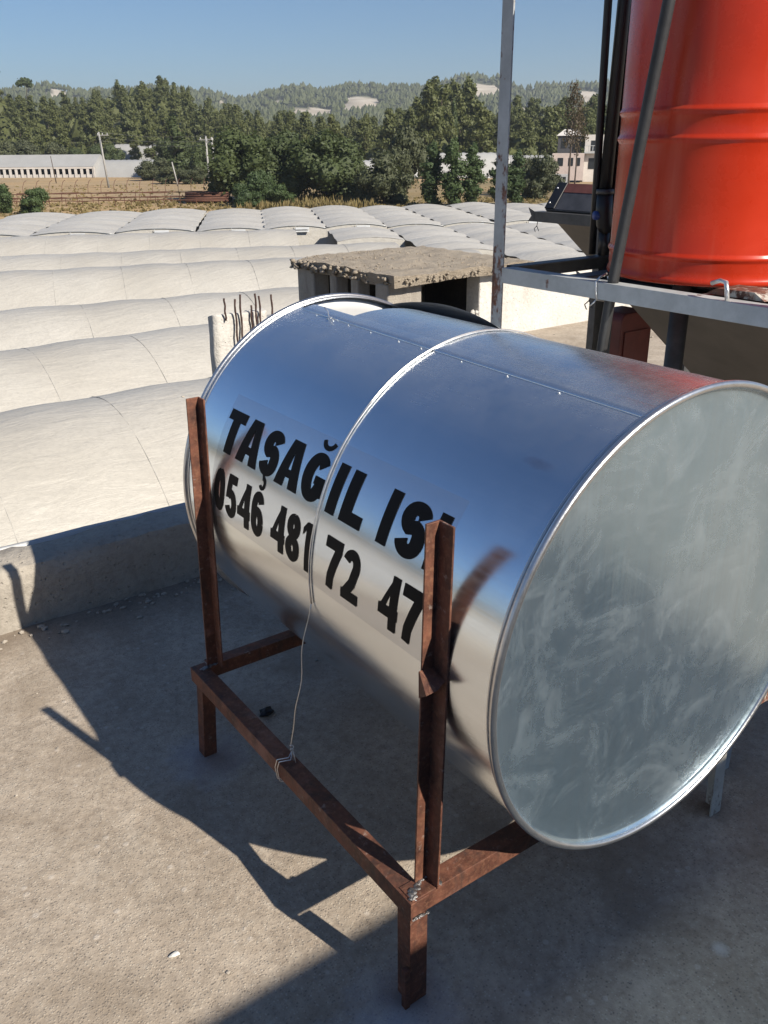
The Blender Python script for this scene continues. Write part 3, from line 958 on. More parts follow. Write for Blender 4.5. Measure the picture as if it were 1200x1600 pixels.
def build_letters(parent):
    row1 = [('T', .924, .840), ('A', .837, .736), ('S', .730, .652), ('A', .648, .551), ('G', .546, .458), ('I', .434, .402), ('L', .383, .309), ('I', .254, .223), ('S', .205, .125), ('I', .111, .081)]
    row2 = [('0', .916, .861), ('5', .854, .798), ('4', .790, .728), ('6', .720, .665), ('4', .626, .566), ('8', .559, .503), ('1', .492, .456), ('7', .402, .343), ('2', .336, .278), ('4', .208, .149), ('7', .141, .083)]
    cnt = [0]
    def put(polys, a_left, tb, rr, name):
        mb = MB()
        for p in polys:
            if len(p) != 4: continue
            # split tall or wide pieces so they hug the curved wall
            hgt = max(v[1] for v in p) - min(v[1] for v in p)
            n = max(1, int(hgt / .008))
            for k in range(n):
                quad = []
                for (e0, e1, f) in ((0, 3, 0), (1, 2, 0), (1, 2, 1), (0, 3, 1)):
                    pass
                # interpolate along the longer pair of sides
                d01 = abs(p[0][1] - p[1][1]) + abs(p[3][1] - p[2][1])
                d03 = abs(p[0][1] - p[3][1]) + abs(p[1][1] - p[2][1])
                u0, u1 = k / n, (k + 1) / n
                L = lambda a, b, u: (a[0] + (b[0] - a[0]) * u, a[1] + (b[1] - a[1]) * u)
                if d01 > d03:
                    quad = [L(p[0], p[1], u0), L(p[0], p[1], u1), L(p[3], p[2], u1), L(p[3], p[2], u0)]
                else:
                    quad = [L(p[0], p[3], u0), L(p[1], p[2], u0), L(p[1], p[2], u1), L(p[0], p[3], u1)]
                vs = [cyl(a_left - x, (tb + y) / R, rr + .00002 * (cnt[0] % 4)) for x, y in quad]
                nrm = (vs[1] - vs[0]).cross(vs[2] - vs[1])
                out = vs[0] - Vector((DC.x, vs[0].y, DC.z))
                mb.add(vs, [(0, 1, 2, 3) if nrm.dot(out) > 0 else (3, 2, 1, 0)])
            cnt[0] += 1
        mb.build(name, M['letter'], parent)
    for i, (ch, a, b) in enumerate(row1):
        pol = letter_polys(ch, a - b, .107, .0355, .026)
        if i == 2:
            pol += [tuple((x + (a - b) * .33, y - .034) for x, y in q) for q in letter_polys('cedilla', .03, .036, .02, .02)]
        if i == 4:
            pol += [tuple((x + (a - b) * .24, y + .115) for x, y in q) for q in letter_polys('breve', .05, .022, .022, .02)]
        put(pol, a, .167, R + .0007, 'letter')
    for ch, a, b in row2:
        put(letter_polys(ch, a - b, .108, .0228, .0215), a, .020, R + .0007, 'digit')
build_drum()

# ------------------------------------------------------------------ rusty stand under the drum
def build_stand():
    t = thing('drum_stand', 'rusty welded angle iron stand with upright posts carrying the drum', 'metal stand', (0, 0, 0))
    ZB = .276
    r = M['rust']
    def part(name, fn, mat=r, parent=t, smooth=False):
        mb = MB(); fn(mb); return mb.build(name, mat, parent, smooth=smooth, bevel=.0012)
    # long side bars along Y
    part('side_bar', lambda m: m.angle((0, -.003, ZB), (0, 1.0, ZB), X, -Zv, .043, .0045))
    part('side_bar', lambda m: m.angle((1.02, .045, ZB), (1.02, .97, ZB), -X, -Zv, .043, .0045))
    # cross bars along X
    part('cross_bar', lambda m: m.angle((.006, 0, ZB + .0025), (.90, 0, ZB + .0025), Y, -Zv, .043, .0045))
    part('cross_bar', lambda m: m.angle((.048, .975, ZB - .001), (1.0, .975, ZB - .001), Y, -Zv, .04, .0045))
    o = part('cross_bar', lambda m: m.angle((.902, .004, ZB + .006), (1.225, .004, ZB + .006), Y, -Zv, .04, .0045), M['white_paint_rust'])
    o['label'] = 'chipped white end of the near cross bar'
    # legs
    part('leg', lambda m: m.angle((0.002, .0015, 0), (.002, .0015, ZB - .046), X, Y, .042, .0045))
    part('leg', lambda m: m.angle((-.004, .955, 0), (.012, .958, ZB - .046), X, Y, .038, .0045))
    part('leg', lambda m: m.angle((1.0, .99, 0), (1.0, .99, ZB - .046), -X, -Y, .04, .0045))
    o = part('leg', lambda m: m.angle((.985, -.028, 0), (1.005, -.004, ZB - .036), -X, Y, .042, .0045), M['white_paint_rust'])
    o['label'] = 'rusty leg with flaking white paint'
    # upright posts that keep the drum from rolling
    p = part('post', lambda m: m.angle((.068, .037, ZB), (.084, .034, 1.034), -X, -Y, .031, .0045, .04))
    p['label'] = 'near post with a torn flange'
    def tab(m):
        c = Vector((.053, .018, .742))
        vs = [c + Vector(v) for v in ((-.012, .012, .02), (.02, .012, .016), (.024, -.018, .004), (-.002, -.026, -.003), (-.02, -.018, -.012), (-.016, .006, -.03))]
        m.add(vs, [(0, 1, 2, 3), (0, 3, 4, 5)])
        m.add([v + Vector((.001, .0035, -.0035)) for v in vs], [(3, 2, 1, 0), (5, 4, 3, 0)])
    part('torn_tab', tab, parent=p)
    part('post', lambda m: m.angle((.0735, .978, ZB), (.073, .938, 1.042), -X, -Y, .034, .0045, .035))
    part('post', lambda m: m.angle((1.010, .02, ZB + .004), (1.015, .02, 1.0), X, Y, .034, .0045))
    # weld beads
    def weld(m, pts, r0, seed):
        rnd = random.Random(seed)
        for q, c in enumerate(pts):
            rr = r0 * rnd.uniform(.6, 1.25)
            m.blob((c[0] + rnd.uniform(-1, 1) * r0 * .6, c[1] + rnd.uniform(-1, 1) * r0 * .6, c[2]), (rr, rr, rr * .55), seed + q, 2, .7)
    L = lambda a, b, n: [tuple(a[i] + (b[i] - a[i]) * k / (n - 1) for i in range(3)) for k in range(n)]
    part('weld', lambda m: weld(m, L((.006, .006, ZB + .001), (.042, .032, ZB + .001), 12), .0075, 1), M['weld'], smooth=True)
    part('weld', lambda m: weld(m, L((.044, .033, ZB + .002), (.076, .036, ZB + .002), 10), .0065, 30), M['weld'], smooth=True)
    part('weld', lambda m: weld(m, L((.006, .0, ZB - .044), (.04, .0, ZB - .047), 12), .0034, 60), M['weld'], smooth=True)
    part('weld', lambda m: weld(m, L((.076, .002, ZB + .001), (.08, .03, ZB + .001), 7), .005, 80), M['weld'], smooth=True)
    part('weld', lambda m: weld(m, L((.02, .968, ZB + .001), (.07, .975, ZB + .001), 12), .006, 100), M['weld'], smooth=True)
    # a scrap of angle iron welded against the near leg
    part('stub', lambda m: m.box((-.012, -.002, 0), (.0, .012, .105)))
build_stand()

# ------------------------------------------------------------------ wire round the drum, tied to the stand's side bar
def build_wire():
    t = thing('tie_wire', 'thin pale wire looped over the drum and tied to the rusty side bar', 'wire', (.0, .48, .28))
    rnd = random.Random(5)
    for dy in (0, .0052):
        pts = []
        for i in range(-6, 150, 3):
            wob = .0015 * sin(i * .21 + dy * 300)
            merge = min(1, max(0, (i - 20) / 40))
            pts.append(cyl(.470 - .02 * cos(radians(i)) * .9 + dy * merge + wob * .5, radians(i), R + .0028 + (0 if i < 140 else 0)))
        mb = MB(); mb.tube(pts, .0019, 7); mb.build('loop_strand', M['wire'], t, smooth=True)
    p0 = cyl(.470 - .018, radians(-6), R + .003)
    p1 = Vector((.030, .492, .305))
    pts = []
    for k in range(20):
        u = k / 19
        p = p0.lerp(p1, u)
        p.x += -.012 * sin(pi * u) + .0025 * sin(u * 17)
        p.y += .006 * sin(u * 9) - .01 * sin(pi * u)
        pts.append(p)
    mb = MB(); mb.tube(pts, .0013, 6); mb.build('hanging_strand', M['wire'], t, smooth=True)
    for k in range(2):
        y = .482 + .010 * k
        pts = [p1, (.02, y, .283 + .006), (-.002, y + .016, .283), (-.006, y + .02, .262), (-.005, y + .014, .232), (.012, y + .004, .226), (.034, y, .262), (.03, y, .29), p1 + Vector((.002, .001, .004))]
        mb = MB(); mb.tube(pts, .0013, 6); mb.build('knot_strand', M['wire'], t, smooth=True)
    mb = MB(); mb.tube([p1 + Vector((.004 * cos(k), .004 * sin(k), .004 * k * .4)) for k in range(12)], .0012, 6); mb.build('twist', M['wire'], t, smooth=True)
build_wire()

# ------------------------------------------------------------------ concrete chamber with a rough slab
def build_chamber():
    t = thing('concrete_chamber', 'small open sided concrete chamber under a crumbling rough slab', 'concrete chamber', (3.6, 4.7, 0))
    mb = MB()
    # slab: grid outline with broken edges and a lumpy gravel top
    nx, ny = 44, 52
    x0, x1, y0, y1 = 2.96, 4.32, 4.09, 5.55
    def edge_jag(u):
        return noise.fractal(Vector((u * 2.3, 7.7, 0)), 1, 2, 4)
    vs, idx = [], {}
    for lay, z in ((0, .722), (1, .655)):
        for j in range(ny + 1):
            for i in range(nx + 1):
                u, v = i / nx, j / ny
                x = x0 + (x1 - x0) * u
                y = y0 + (y1 - y0) * v
                n = noise.fractal(Vector((x * 3, y * 3, lay * 9.)), .9, 2, 5)
                if i == 0: x += .035 * edge_jag(y * 2) + (.02 if lay else 0)
                if j == 0: y += .018 * edge_jag(x * 2 + 5) + (.02 if lay else 0)
                if i == nx: x += .03 * edge_jag(y * 2 + 9)
                if j == ny: y += .03 * edge_jag(x * 2 + 13)
                left = max(0, 1 - (x - x0) / .5)
                zz = z + (.016 * n if lay == 0 else .006 * n)
                if lay: zz -= .018 * left
                if lay == 0:
                    # gravelly crust and the broken corner
                    zz += .010 * noise.noise(Vector((x * 14, y * 14, 2)))
                    zz -= .03 * max(0, 1 - hypot(x - x0, y - y1 + .1) / .4)
                idx[lay, i, j] = len(vs)
                vs.append((x, y, zz))
    fs = []
    for j in range(ny):
        for i in range(nx):
            fs.append((idx[0, i, j], idx[0, i + 1, j], idx[0, i + 1, j + 1], idx[0, i, j + 1]))
            fs.append((idx[1, i, j + 1], idx[1, i + 1, j + 1], idx[1, i + 1, j], idx[1, i, j]))
    for i in range(nx):
        fs.append((idx[1, i, 0], idx[1, i + 1, 0], idx[0, i + 1, 0], idx[0, i, 0]))
        fs.append((idx[0, i, ny], idx[0, i + 1, ny], idx[1, i + 1, ny], idx[1, i, ny]))
    for j in range(ny):
        fs.append((idx[0, 0, j], idx[0, 0, j + 1], idx[1, 0, j + 1], idx[1, 0, j]))
        fs.append((idx[1, nx, j], idx[1, nx, j + 1], idx[0, nx, j + 1], idx[0, nx, j]))
    mb.add(vs, fs)
    sl = mb.build('slab', M['slab'], t)
    autosmooth(sl, 50)
    # crumbled lumps hanging along the broken left edge, joined into one piece
    mb = MB()
    rnd = random.Random(11)
    for i in range(150):
        v = rnd.random()
        y = 4.14 + 1.40 * v
        big = rnd.uniform(.008, .024) * (1.35 if v > .6 else 1)
        mb.blob((x0 + rnd.uniform(-.025, .03), y, rnd.uniform(.65, .71)), (big * .8, big * rnd.uniform(.7, 1.4), big * .65), i, 1, 1.1)
    for i in range(420):
        x, y = rnd.uniform(x0, x1), rnd.uniform(y0, y1)
        q = rnd.uniform(.003, .008)
        mb.blob((x, y, .722), (q * 1.3, q, q * .8), i, 1, .6)
    for i in range(60):
        q = rnd.uniform(.007, .016)
        mb.blob((rnd.uniform(x0, x1), y0 + rnd.uniform(-.012, .01), rnd.uniform(.665, .705)), (q * .8, q, q * .7), i, 1, 1.1)
    tag(mb.build('crumbling_aggregate', M['slab'], sl, smooth=True), kind='stuff')
    def pier(lo, hi, mat=M['pier']):
        mb = MB(); mb.box(lo, hi); o = mb.build('pier', mat, t, bevel=.012); return o
    zt = .654
    pier((2.975, 4.20, 0), (3.285, 4.36, zt))                # near corner
    pier((3.85, 4.20, 0), (4.28, 4.36, zt), M['white_wall'])
    pier((2.975, 5.22, 0), (3.12, 5.48, zt))                 # far left corner
    pier((2.985, 4.90, 0), (3.10, 5.0, zt))
    pier((2.985, 4.60, 0), (3.10, 4.70, zt))
    pier((4.14, 5.30, 0), (4.28, 5.48, zt))
    mb = MB(); mb.box((3.288, 4.215, 0), (3.847, 4.34, .335)); mb.build('sill_wall', M['white_wall'], t, bevel=.01)
    mb = MB(); mb.box((2.99, 4.363, 0), (3.09, 5.217, .30)); mb.build('sill_wall', M['pier'], t, bevel=.01)
    mb = MB(); mb.box((4.17, 4.363, 0), (4.27, 5.297, zt)); mb.build('back_wall', M['inner_shade'], t)
    mb = MB(); mb.box((3.123, 5.34, 0), (4.137, 5.46, zt)); mb.build('back_wall', M['inner_shade'], t)
    mb = MB()
    for i in range(70):
        q = rnd.uniform(.01, .028)
        mb.blob((rnd.uniform(3.5, 3.86), 4.215 + rnd.uniform(-.015, .05), .335 + rnd.uniform(-.01, .03)), (q, q, q * .8), i, 1, .7)
    tag(mb.build('mortar_crumbs', M['white_wall'], t, smooth=True), kind='stuff')
build_chamber()

# ------------------------------------------------------------------ broken column stub with reinforcing bars
def build_stub():
    t = thing('column_stub', 'broken concrete column stub with rusty reinforcing bars sticking up', 'column stub', (1.8, 4.5, 0))
    mb = MB()
    n = 10
    prof = [(1.685, 4.385), (1.71, 4.365), (2.06, 4.37), (2.09, 4.385), (2.09, 4.46), (1.685, 4.46)]
    rings = [0, .15, .3, .42, .5, .555]
    vs = []
    for q, z in enumerate(rings):
        for x, y in prof:
            nn = noise.noise_vector(Vector((x * 6, y * 6, z * 6))) * .014
            top = .03 * noise.noise(Vector((x * 11, y * 11, 1))) if q == len(rings) - 1 else 0
            vs.append((x + nn.x, y + nn.y, z + top))
    k = len(prof)
    fs = [(q * k + i, q * k + (i + 1) % k, (q + 1) * k + (i + 1) % k, (q + 1) * k + i) for q in range(len(rings) - 1) for i in range(k)]
    fs.append(tuple((len(rings) - 1) * k + i for i in range(k)))
    mb.add(vs, fs)
    mb.build('concrete_core', M['white_wall'], t, bevel=.01)
    M['rebar'] = m_simple('dark_rusty_rebar', (.055, .028, .022), .8, .1, .5, 40, .002)
    for i, (x, y, z0, z1) in enumerate(((1.765, 4.345, .52, .665), (1.835, 4.335, .30, .655), (1.875, 4.34, .30, .68), (1.955, 4.345, .35, .60), (1.985, 4.335, .33, .675), (2.02, 4.345, .35, .655), (2.115, 4.35, .38, .655))):
        mb = MB()
        pts = [(x + .004 * sin(k * 1.3 + i), y + .003 * cos(k + i), z0 + (z1 - z0) * k / 9) for k in range(10)]
        rr = [.0062 + .001 * (k % 2) for k in range(10)]
        mb.tube(pts, rr, 8)
        mb.build('rebar', M['rebar'], t, smooth=True)
build_stub()

# ------------------------------------------------------------------ steel frame carrying the orange tank
def build_frame():
    t = thing('tank_frame', 'pale grey painted angle iron frame carrying the orange tank', 'metal frame', (1.4, .6, 0))
    g = M['grey_paint']
    def part(name, fn, mat=g, parent=t, smooth=False, bev=.0015):
        mb = MB(); fn(mb); return mb.build(name, mat, parent, smooth=smooth, bevel=bev)
    ZF = 1.25
    XN, XF, YN, YF = 1.105, 1.62, .06, 1.04
    part('post', lambda m: m.angle((XN + .0, YF + .01, 0), (XN - .004, YF + .01, 2.6), X, -Y, .045, .004), M['post_paint'])
    part('post', lambda m: m.angle((XN, YN, 0), (XN, YN, 2.6), X, Y, .045, .004))
    part('post', lambda m: m.angle((XF, YF + .01, 0), (XF, YF + .01, 2.6), -X, -Y, .045, .004), M['dark_steel'])
    part('post', lambda m: m.angle((XF, YN, 0), (XF, YN, 2.6), -X, Y, .045, .004))
    part('rail', lambda m: m.angle((XN - .005, YN, ZF), (XN - .005, YF - .035, ZF), X, -Zv, .045, .004))
    part('rail', lambda m: m.angle((XF + .005, YN, ZF), (XF + .005, YF - .035, ZF), -X, -Zv, .045, .004), M['dark_steel'])
    part('rail', lambda m: m.angle((XN + .046, YF, ZF + .0), (XF - .046, YF, ZF), -Y, -Zv, .045, .004), M['dark_steel'])
    part('rail', lambda m: m.angle((XN + .046, YN - .003, ZF - .005), (XF - .046, YN - .003, ZF - .005), Y, -Zv, .045, .004))
    # two flats under the tank
    part('flat_bar', lambda m: m.box((XN + .05, .30, ZF - .012), (XF - .05, .36, ZF - .0045)), M['dark_steel'])
    part('flat_bar', lambda m: m.box((XN + .05, .74, ZF - .012), (XF - .05, .80, ZF - .0045)), M['dark_steel'])
    # heavy leg that stands under the tank
    def leg(m):
        m.tube([(1.50, .655, 0), (1.50, .655, 1.236)], .028, 16)
    o = part('centre_leg', leg, M['dark_steel'], smooth=True, bev=0)
    part('rail', lambda m: m.angle((XN - .004, YN + .046, 2.5), (XN - .004, YF - .04, 2.5), X, -Zv, .045, .004))
    part('rail', lambda m: m.angle((XN + .046, YF + .002, 2.5), (XF - .046, YF + .002, 2.5), -Y, -Zv, .045, .004))
    # tie wire on the front rail
    mb = MB()
    y = .628
    mb.tube([(1.13, y, 1.27), (1.108, y + .004, 1.262), (1.0965, y + .006, 1.25), (1.0965, y + .003, 1.225), (1.098, y, 1.204), (1.12, y - .004, 1.2), (1.145, y - .008, 1.23), (1.135, y, 1.262)], .0028, 7)
    mb.tube([(1.098, y, 1.205), (1.09, y + .01, 1.19), (1.094, y + .018, 1.186)], .002, 6)
    mb.build('tie_wire', M['wire'], t, smooth=True)
    # white bracket and its clip under the tank, at the right
    mb = MB(); mb.prism([(0, 0), (.16, 0), (.13, .05), (.03, .045)], (1.16, .34, ZF + .0005), (1.25, .34, ZF + .0005), -Y, Zv * .35)
    b = mb.build('bracket', M['white_paint_rust'], t)
    mb = MB()
    mb.tube([(1.112, .245, 1.247), (1.106, .247, 1.275), (1.112, .255, 1.29), (1.118, .275, 1.292), (1.122, .30, 1.283)], .0055, 8)
    mb.build('clip', M['wire'], b, smooth=True)
    return t
build_frame()

def build_tank():
    c = (1.46, .54, 1.253)
    t = thing('orange_tank', 'tall glossy orange red steel water tank standing on the pale frame', 'water tank', c)
    Rt = .28
    prof = [(0, .004), (Rt - .02, .004), (Rt - .006, .0), (Rt + .002, .003), (Rt + .004, .009), (Rt + .002, .016), (Rt - .001, .022), (Rt, .035)]
    def rib(z):
        return [(Rt, z - .012), (Rt + .001, z - .0085), (Rt + .0042, z - .004), (Rt + .0055, z), (Rt + .0042, z + .004), (Rt + .001, z + .0085), (Rt, z + .012)]
    prof += rib(.068) + [(Rt, .2), (Rt, .3)] + rib(.346) + [(Rt - .0005, .38)] + rib(.41) + [(Rt, .5), (Rt, .7), (Rt, .78)] + rib(.80) + [(Rt, .9)] + [(Rt + .004, .905), (Rt + .005, .915), (Rt - .004, .92), (.2, .95), (.05, .965), (0, .966)]
    mb = MB(); mb.lathe(prof, c, 160)
    mb.build('body', M['orange'], t, smooth=True)
    autosmooth(t.children[0], 60)
    mb = MB(); mb.lathe([(0, .967), (.05, .967), (.055, .99), (.045, 1.0), (0, 1.0)], c, 32); mb.build('cap', M['black_pipe'], t, smooth=True)
build_tank()

def build_pipes():
    # grey hose tied to the frame's front rail
    t = thing('grey_hose', 'dusty grey hose leaning past the orange tank, wired to the rail', 'hose', (1.13, .6, 1.2))
    pts = []
    for k in range(40):
        u = k / 39
        z = 2.35 + (.02 - 2.35) * u
        y = .597 + (1.252 - z) * .10 - .0
        if z > 1.252: y = .597 - (z - 1.252) * .138
        if z < .5: y += (.5 - z) * .2
        x = 1.1215 + .0015 * sin(z * 3)
        if z < .85: x += (.85 - z) * .35
        pts.append((x, y, z))
    mb = MB(); mb.tube(pts, .0146, 16); mb.build('tube', M['hose'], t, smooth=True)
    # two black pipes left of the tank, the front one ending in an elbow
    t = thing('black_pipe', 'thick black plastic downpipe with elbow hugging the left of the orange tank', 'pipe', (1.5, .98, 1.2))
    mb = MB(); mb.tube([(1.537, 1.0, 2.5), (1.535, 1.0, 1.973), (1.522, 1.0, 1.44)], .0195, 18); mb.build('pipe', M['black_pipe'], t, smooth=True)
    mb = MB(); mb.tube([(1.522, 1.0, 1.455), (1.522, 1.0, 1.441)], .0275, 20); mb.build('clamp_ring', M['dark_steel'], t, smooth=True)
    mb = MB(); mb.tube([(1.522, 1.0, 1.440), (1.524, 1.0, 1.385), (1.53, 1.0, 1.35), (1.54, .995, 1.325)], [.025, .026, .025, .021], 18); mb.build('elbow', M['black_pipe'], t, smooth=True)
    mb = MB(); mb.tube([(1.534, 1.0, 1.33), (1.538, 1.0, 1.254)], .0175, 16); mb.build('lower_pipe', M['black_pipe'], t, smooth=True)
    mb = MB(); mb.tube([(1.492, 1.01, 1.378), (1.53, 1.0, 1.375)], [.013, .016], 16); mb.build('blue_cap', M['blue'], t, smooth=True)
    t = thing('riser_pipe', 'thinner black riser pipe standing behind the thick black downpipe', 'pipe', (1.52, 1.09, 1.2))
    mb = MB(); mb.tube([(1.482, 1.02, 2.5), (1.489, 1.02, 1.97), (1.512, 1.03, 1.5), (1.535, 1.045, 1.254)], .012, 14); mb.build('pipe', M['black_pipe'], t, smooth=True)
build_pipes()

# ------------------------------------------------------------------ solar collectors
def build_collector(name, label, x0, z0, ya, yb, length=1.95, ang=37.2, legs=True):
    """flat solar panel: top edge at x0, z0 (underside), from y = ya to yb, falling towards +X"""
    t = thing(name, label, 'solar collector', (x0, (ya + yb) / 2, 0))
    d = Vector((cos(radians(ang)), 0, -sin(radians(ang))))
    nrm = Vector((sin(radians(ang)), 0, cos(radians(ang))))
    th = .16
    o = Vector((x0, 0, z0))
    y0, y1 = min(ya, yb), max(ya, yb)
    def slab(u0, u1, w0, w1, v0, v1):
        vs = [o + d * u + nrm * w + Y * v for w in (w0, w1) for v in (v0, v1) for u in (u0, u1)]
        m = MB(); m.add(vs, [(0, 2, 3, 1), (4, 5, 7, 6), (0, 1, 5, 4), (2, 6, 7, 3), (0, 4, 6, 2), (1, 3, 7, 5)])
        return m
    slab(.004, length, -.001, .003, y0 + .004, y1 - .004).build('back_sheet', M['back_sheet'], t)
    slab(0, .006, .0035, th * .66, y0 + .07, y1 - .07).build('end_panel', M['casing'], t)
    slab(-.002, .012, th * .66 + .001, th, y0 + .05, y1 - .05).build('red_strip', M['casing_red'], t)
    for v0, v1 in ((y1 - .068, y1 + .002), (y0 - .002, y0 + .068)):
        cp = slab(-.006, .07, .0035, th + .004, v0, v1).build('corner_cap', M['black_pipe'], t, bevel=.004)
        for w in (.035, .125):
            m = MB(); m.blob(o + d * -.008 + nrm * w + Y * ((v0 + v1) / 2 + .012), .0055, 1, 1, .1)
            m.build('screw', M['solder'], cp, smooth=True)
    for v0, v1 in ((y0, y0 + .012), (y1 - .012, y1)):
        slab(.071, length, .0035, th, v0, v1).build('side_rail', M['casing'], t)
    slab(.013, length - .01, th - .018, th - .012, y0 + .013, y1 - .013).build('glazing', M['glass'], t)
    slab(length + .001, length + .012, .0, th, y0, y1).build('foot_rail', M['casing'], t)
    # carrying rail under the top edge, with its notched end
    m = MB()
    m.angle((x0 - .045, y0 - .06, z0 - .012), (x0 - .045, y1 + .03, z0 - .012), X, -Zv, .06, .004, .052)
    r_ = m.build('carrying_rail', M['dark_steel'], t)
    m = MB(); m.add([(x0 - .047, y1 + .03, z0 - .012), (x0 - .047, y1 + .075, z0 + .006), (x0 - .047, y1 + .05, z0 - .035), (x0 - .047, y1 + .075, z0 - .064), (x0 - .047, y1 + .03, z0 - .064)], [(0, 1, 2, 3, 4)])
    m.add([(x0 - .044, y1 + .03, z0 - .012), (x0 - .044, y1 + .075, z0 + .006), (x0 - .044, y1 + .05, z0 - .035), (x0 - .044, y1 + .075, z0 - .064), (x0 - .044, y1 + .03, z0 - .064)], [(4, 3, 2, 1, 0)])
    m.build('rail_tip', M['dark_steel'], r_)
    m = MB(); m.tube([(x0 - .046, y1 + .0, z0 - .064), (x0 - .046, y1 + .005, z0 - .085), (x0 - .05, y1 + .02, z0 - .10), (x0 - .05, y1 + .01, z0 - .115)], .0022, 6)
    m.tube([(x0 - .046, y1 + .005, z0 - .085), (x0 - .05, y1 - .015, z0 - .11)], .002, 6)
    m.build('wire_hook', M['dark_steel'], r_)
    if legs:
        for y in (y1 - .45, y0 + .05):
            m = MB(); m.angle((x0 - .04, y, 0), (x0 - .04, y, z0 - .066), X, Y, .045, .004)
            m.build('leg', M['dark_steel'], t)
    return t
build_collector('solar_collector', 'dark solar collector on a steel rail beyond the orange tank, seen end on', 2.86, 1.255, 1.5, 2.58)
build_collector('solar_collector', 'grey backed solar collector sloping down directly under the orange tank', 1.575, 1.19, .06, 1.03, legs=False)

def build_red_box():
    t = thing('red_cabinet', 'dark red metal cabinet with rounded top in shade beyond the tank frame', 'cabinet', (3.4, 2.4, 0))
    m = MB()
    w, h, rr = .27, .685, .05
    prof = [(0, 0), (w, 0), (w, h - rr)] + [(w - rr + rr * cos(radians(a)), h - rr + rr * sin(radians(a))) for a in range(15, 91, 15)] + [(rr * (1 - sin(radians(a))), h - rr + rr * cos(radians(a))) for a in range(0, 91, 15)]
    m.prism(prof, (3.245, 2.3, 0), (3.245, 2.5, 0), X, Zv)
    m.build('body', M['red_metal'], t, bevel=.006)
    m = MB(); m.box((3.275, 2.292, .08), (3.485, 2.298, .58)); d = m.build('door', M['red_metal'], t)
    m = MB(); m.tube([(3.46, 2.292, .36), (3.46, 2.275, .36), (3.46, 2.275, .30), (3.46, 2.292, .30)], .006, 8); m.build('handle', M['dark_steel'], d)
build_red_box()

# ------------------------------------------------------------------ greenhouses next to the house
def tunnel(p0, p1, hw0, hw1, zc, rise, rib, bulge, seed, mat, skew=0.0, front_gable=True, label='', group=None, vent=False, drop=None, crest_noise=.03, name='greenhouse_tunnel', nv=22):
    """barrel of plastic from p0 to p1 (crest line); hw0 / hw1 half width towards / away; zc crest height"""
    p0, p1 = Vector(p0), Vector(p1)
    ax = (p1 - p0); Ln = ax.length; ax.normalize()
    side = Vector((ax.y, -ax.x, 0))
    t = thing(name, label, 'greenhouse', (p0.x, p0.y, YARD_Z), group)
    nu = max(4, int(Ln / (rib / 6)))
    nu = min(nu, 260)
    vs, fs = [], []
    for i in range(nu + 1):
        u = Ln * i / nu
        ph = (u / rib + skew) % 1.0
        pil = bulge * (.5 - .5 * cos(2 * pi * ph)) * min(1, u / 1.1, (Ln - u) / 1.1)
        wob = crest_noise * noise.noise(Vector((u * .35, seed * 7.1, 0)))
        for j in range(nv + 1):
            s = -1 + 2 * j / nv
            hw = hw0 if s < 0 else hw1
            x = s * hw
            z = zc - rise * abs(s) ** 2.1 + wob + pil * (1 - .35 * abs(s)) + .016 * noise.noise(Vector((u * 1.3, x * 1.3, seed)))
            q = p0 + ax * u + side * x
            vs.append((q.x, q.y, z))
    m = nv + 1
    for i in range(nu):
        for j in range(nv):
            fs.append((i * m + j, i * m + j + 1, (i + 1) * m + j + 1, (i + 1) * m + j))
    mb = MB(); mb.add(vs, fs)
    mb.build('plastic_cover', mat, t, smooth=True)
    # gable ends
    for end, pe in ((0, p0), (1, p1)):
        mb = MB()
        vs = []
        for j in range(nv + 1):
            s = -1 + 2 * j / nv
            x = s * (hw0 if s < 0 else hw1)
            q = pe + side * x
            vs.append((q.x, q.y, zc - rise * abs(s) ** 2.1 - .02))
        q0, q1 = pe + side * -hw0, pe + side * hw1
        vs += [(q1.x, q1.y, YARD_Z), (q0.x, q0.y, YARD_Z)]
        mb.add(vs, [tuple(range(len(vs)))])
        mb.build('gable_sheet', mat, t)
        if end == 0 and vent:
            mb = MB()
            mb.tube([(pe + side * (s / 10 * hw0 * .98) - ax * .04) + Zv * (zc - rise * abs(s / 10) ** 2.1 + .004) for s in range(-10, 11)], .022, 6)
            mb.build('hoop', M['hoop'], t, smooth=True)
            mb = MB()
            c = pe - ax * .12
            b0, b1 = c + side * -.05, c + side * .8
            for kz in (0, 1):
                zz = zc - .1 - .15 * kz
                mb.add([(b0.x, b0.y, zz), (b1.x, b1.y, zz), (b1.x - ax.x * .1, b1.y - ax.y * .1, zz - .12), (b0.x - ax.x * .1, b0.y - ax.y * .1, zz - .12)], [(0, 1, 2, 3)])
            mb.tube([b0 + Zv * (zc - .02), b0 + Zv * (zc - .4)], .02, 6)
            mb.build('vent_louvre', M['vent_white'], t)
    # hoops one can see as faint ribs through the film
    k = 0
    for i in range(1, min(60, int(Ln / rib))):
        if not vent and rib < 1.0: break
        q = p0 + ax * (i * rib)
        mb = MB()
        mb.tube([(q + side * (s / 8 * (hw0 if s < 0 else hw1))) + Zv * (zc - rise * abs(s / 8) ** 2.1 + .006 + crest_noise * noise.noise(Vector((i * rib * .35, seed * 7.1, 0)))) for s in range(-8, 9)], .009, 5)
        mb.build('rib', M['rib_shadow'], t, smooth=True)
    return t

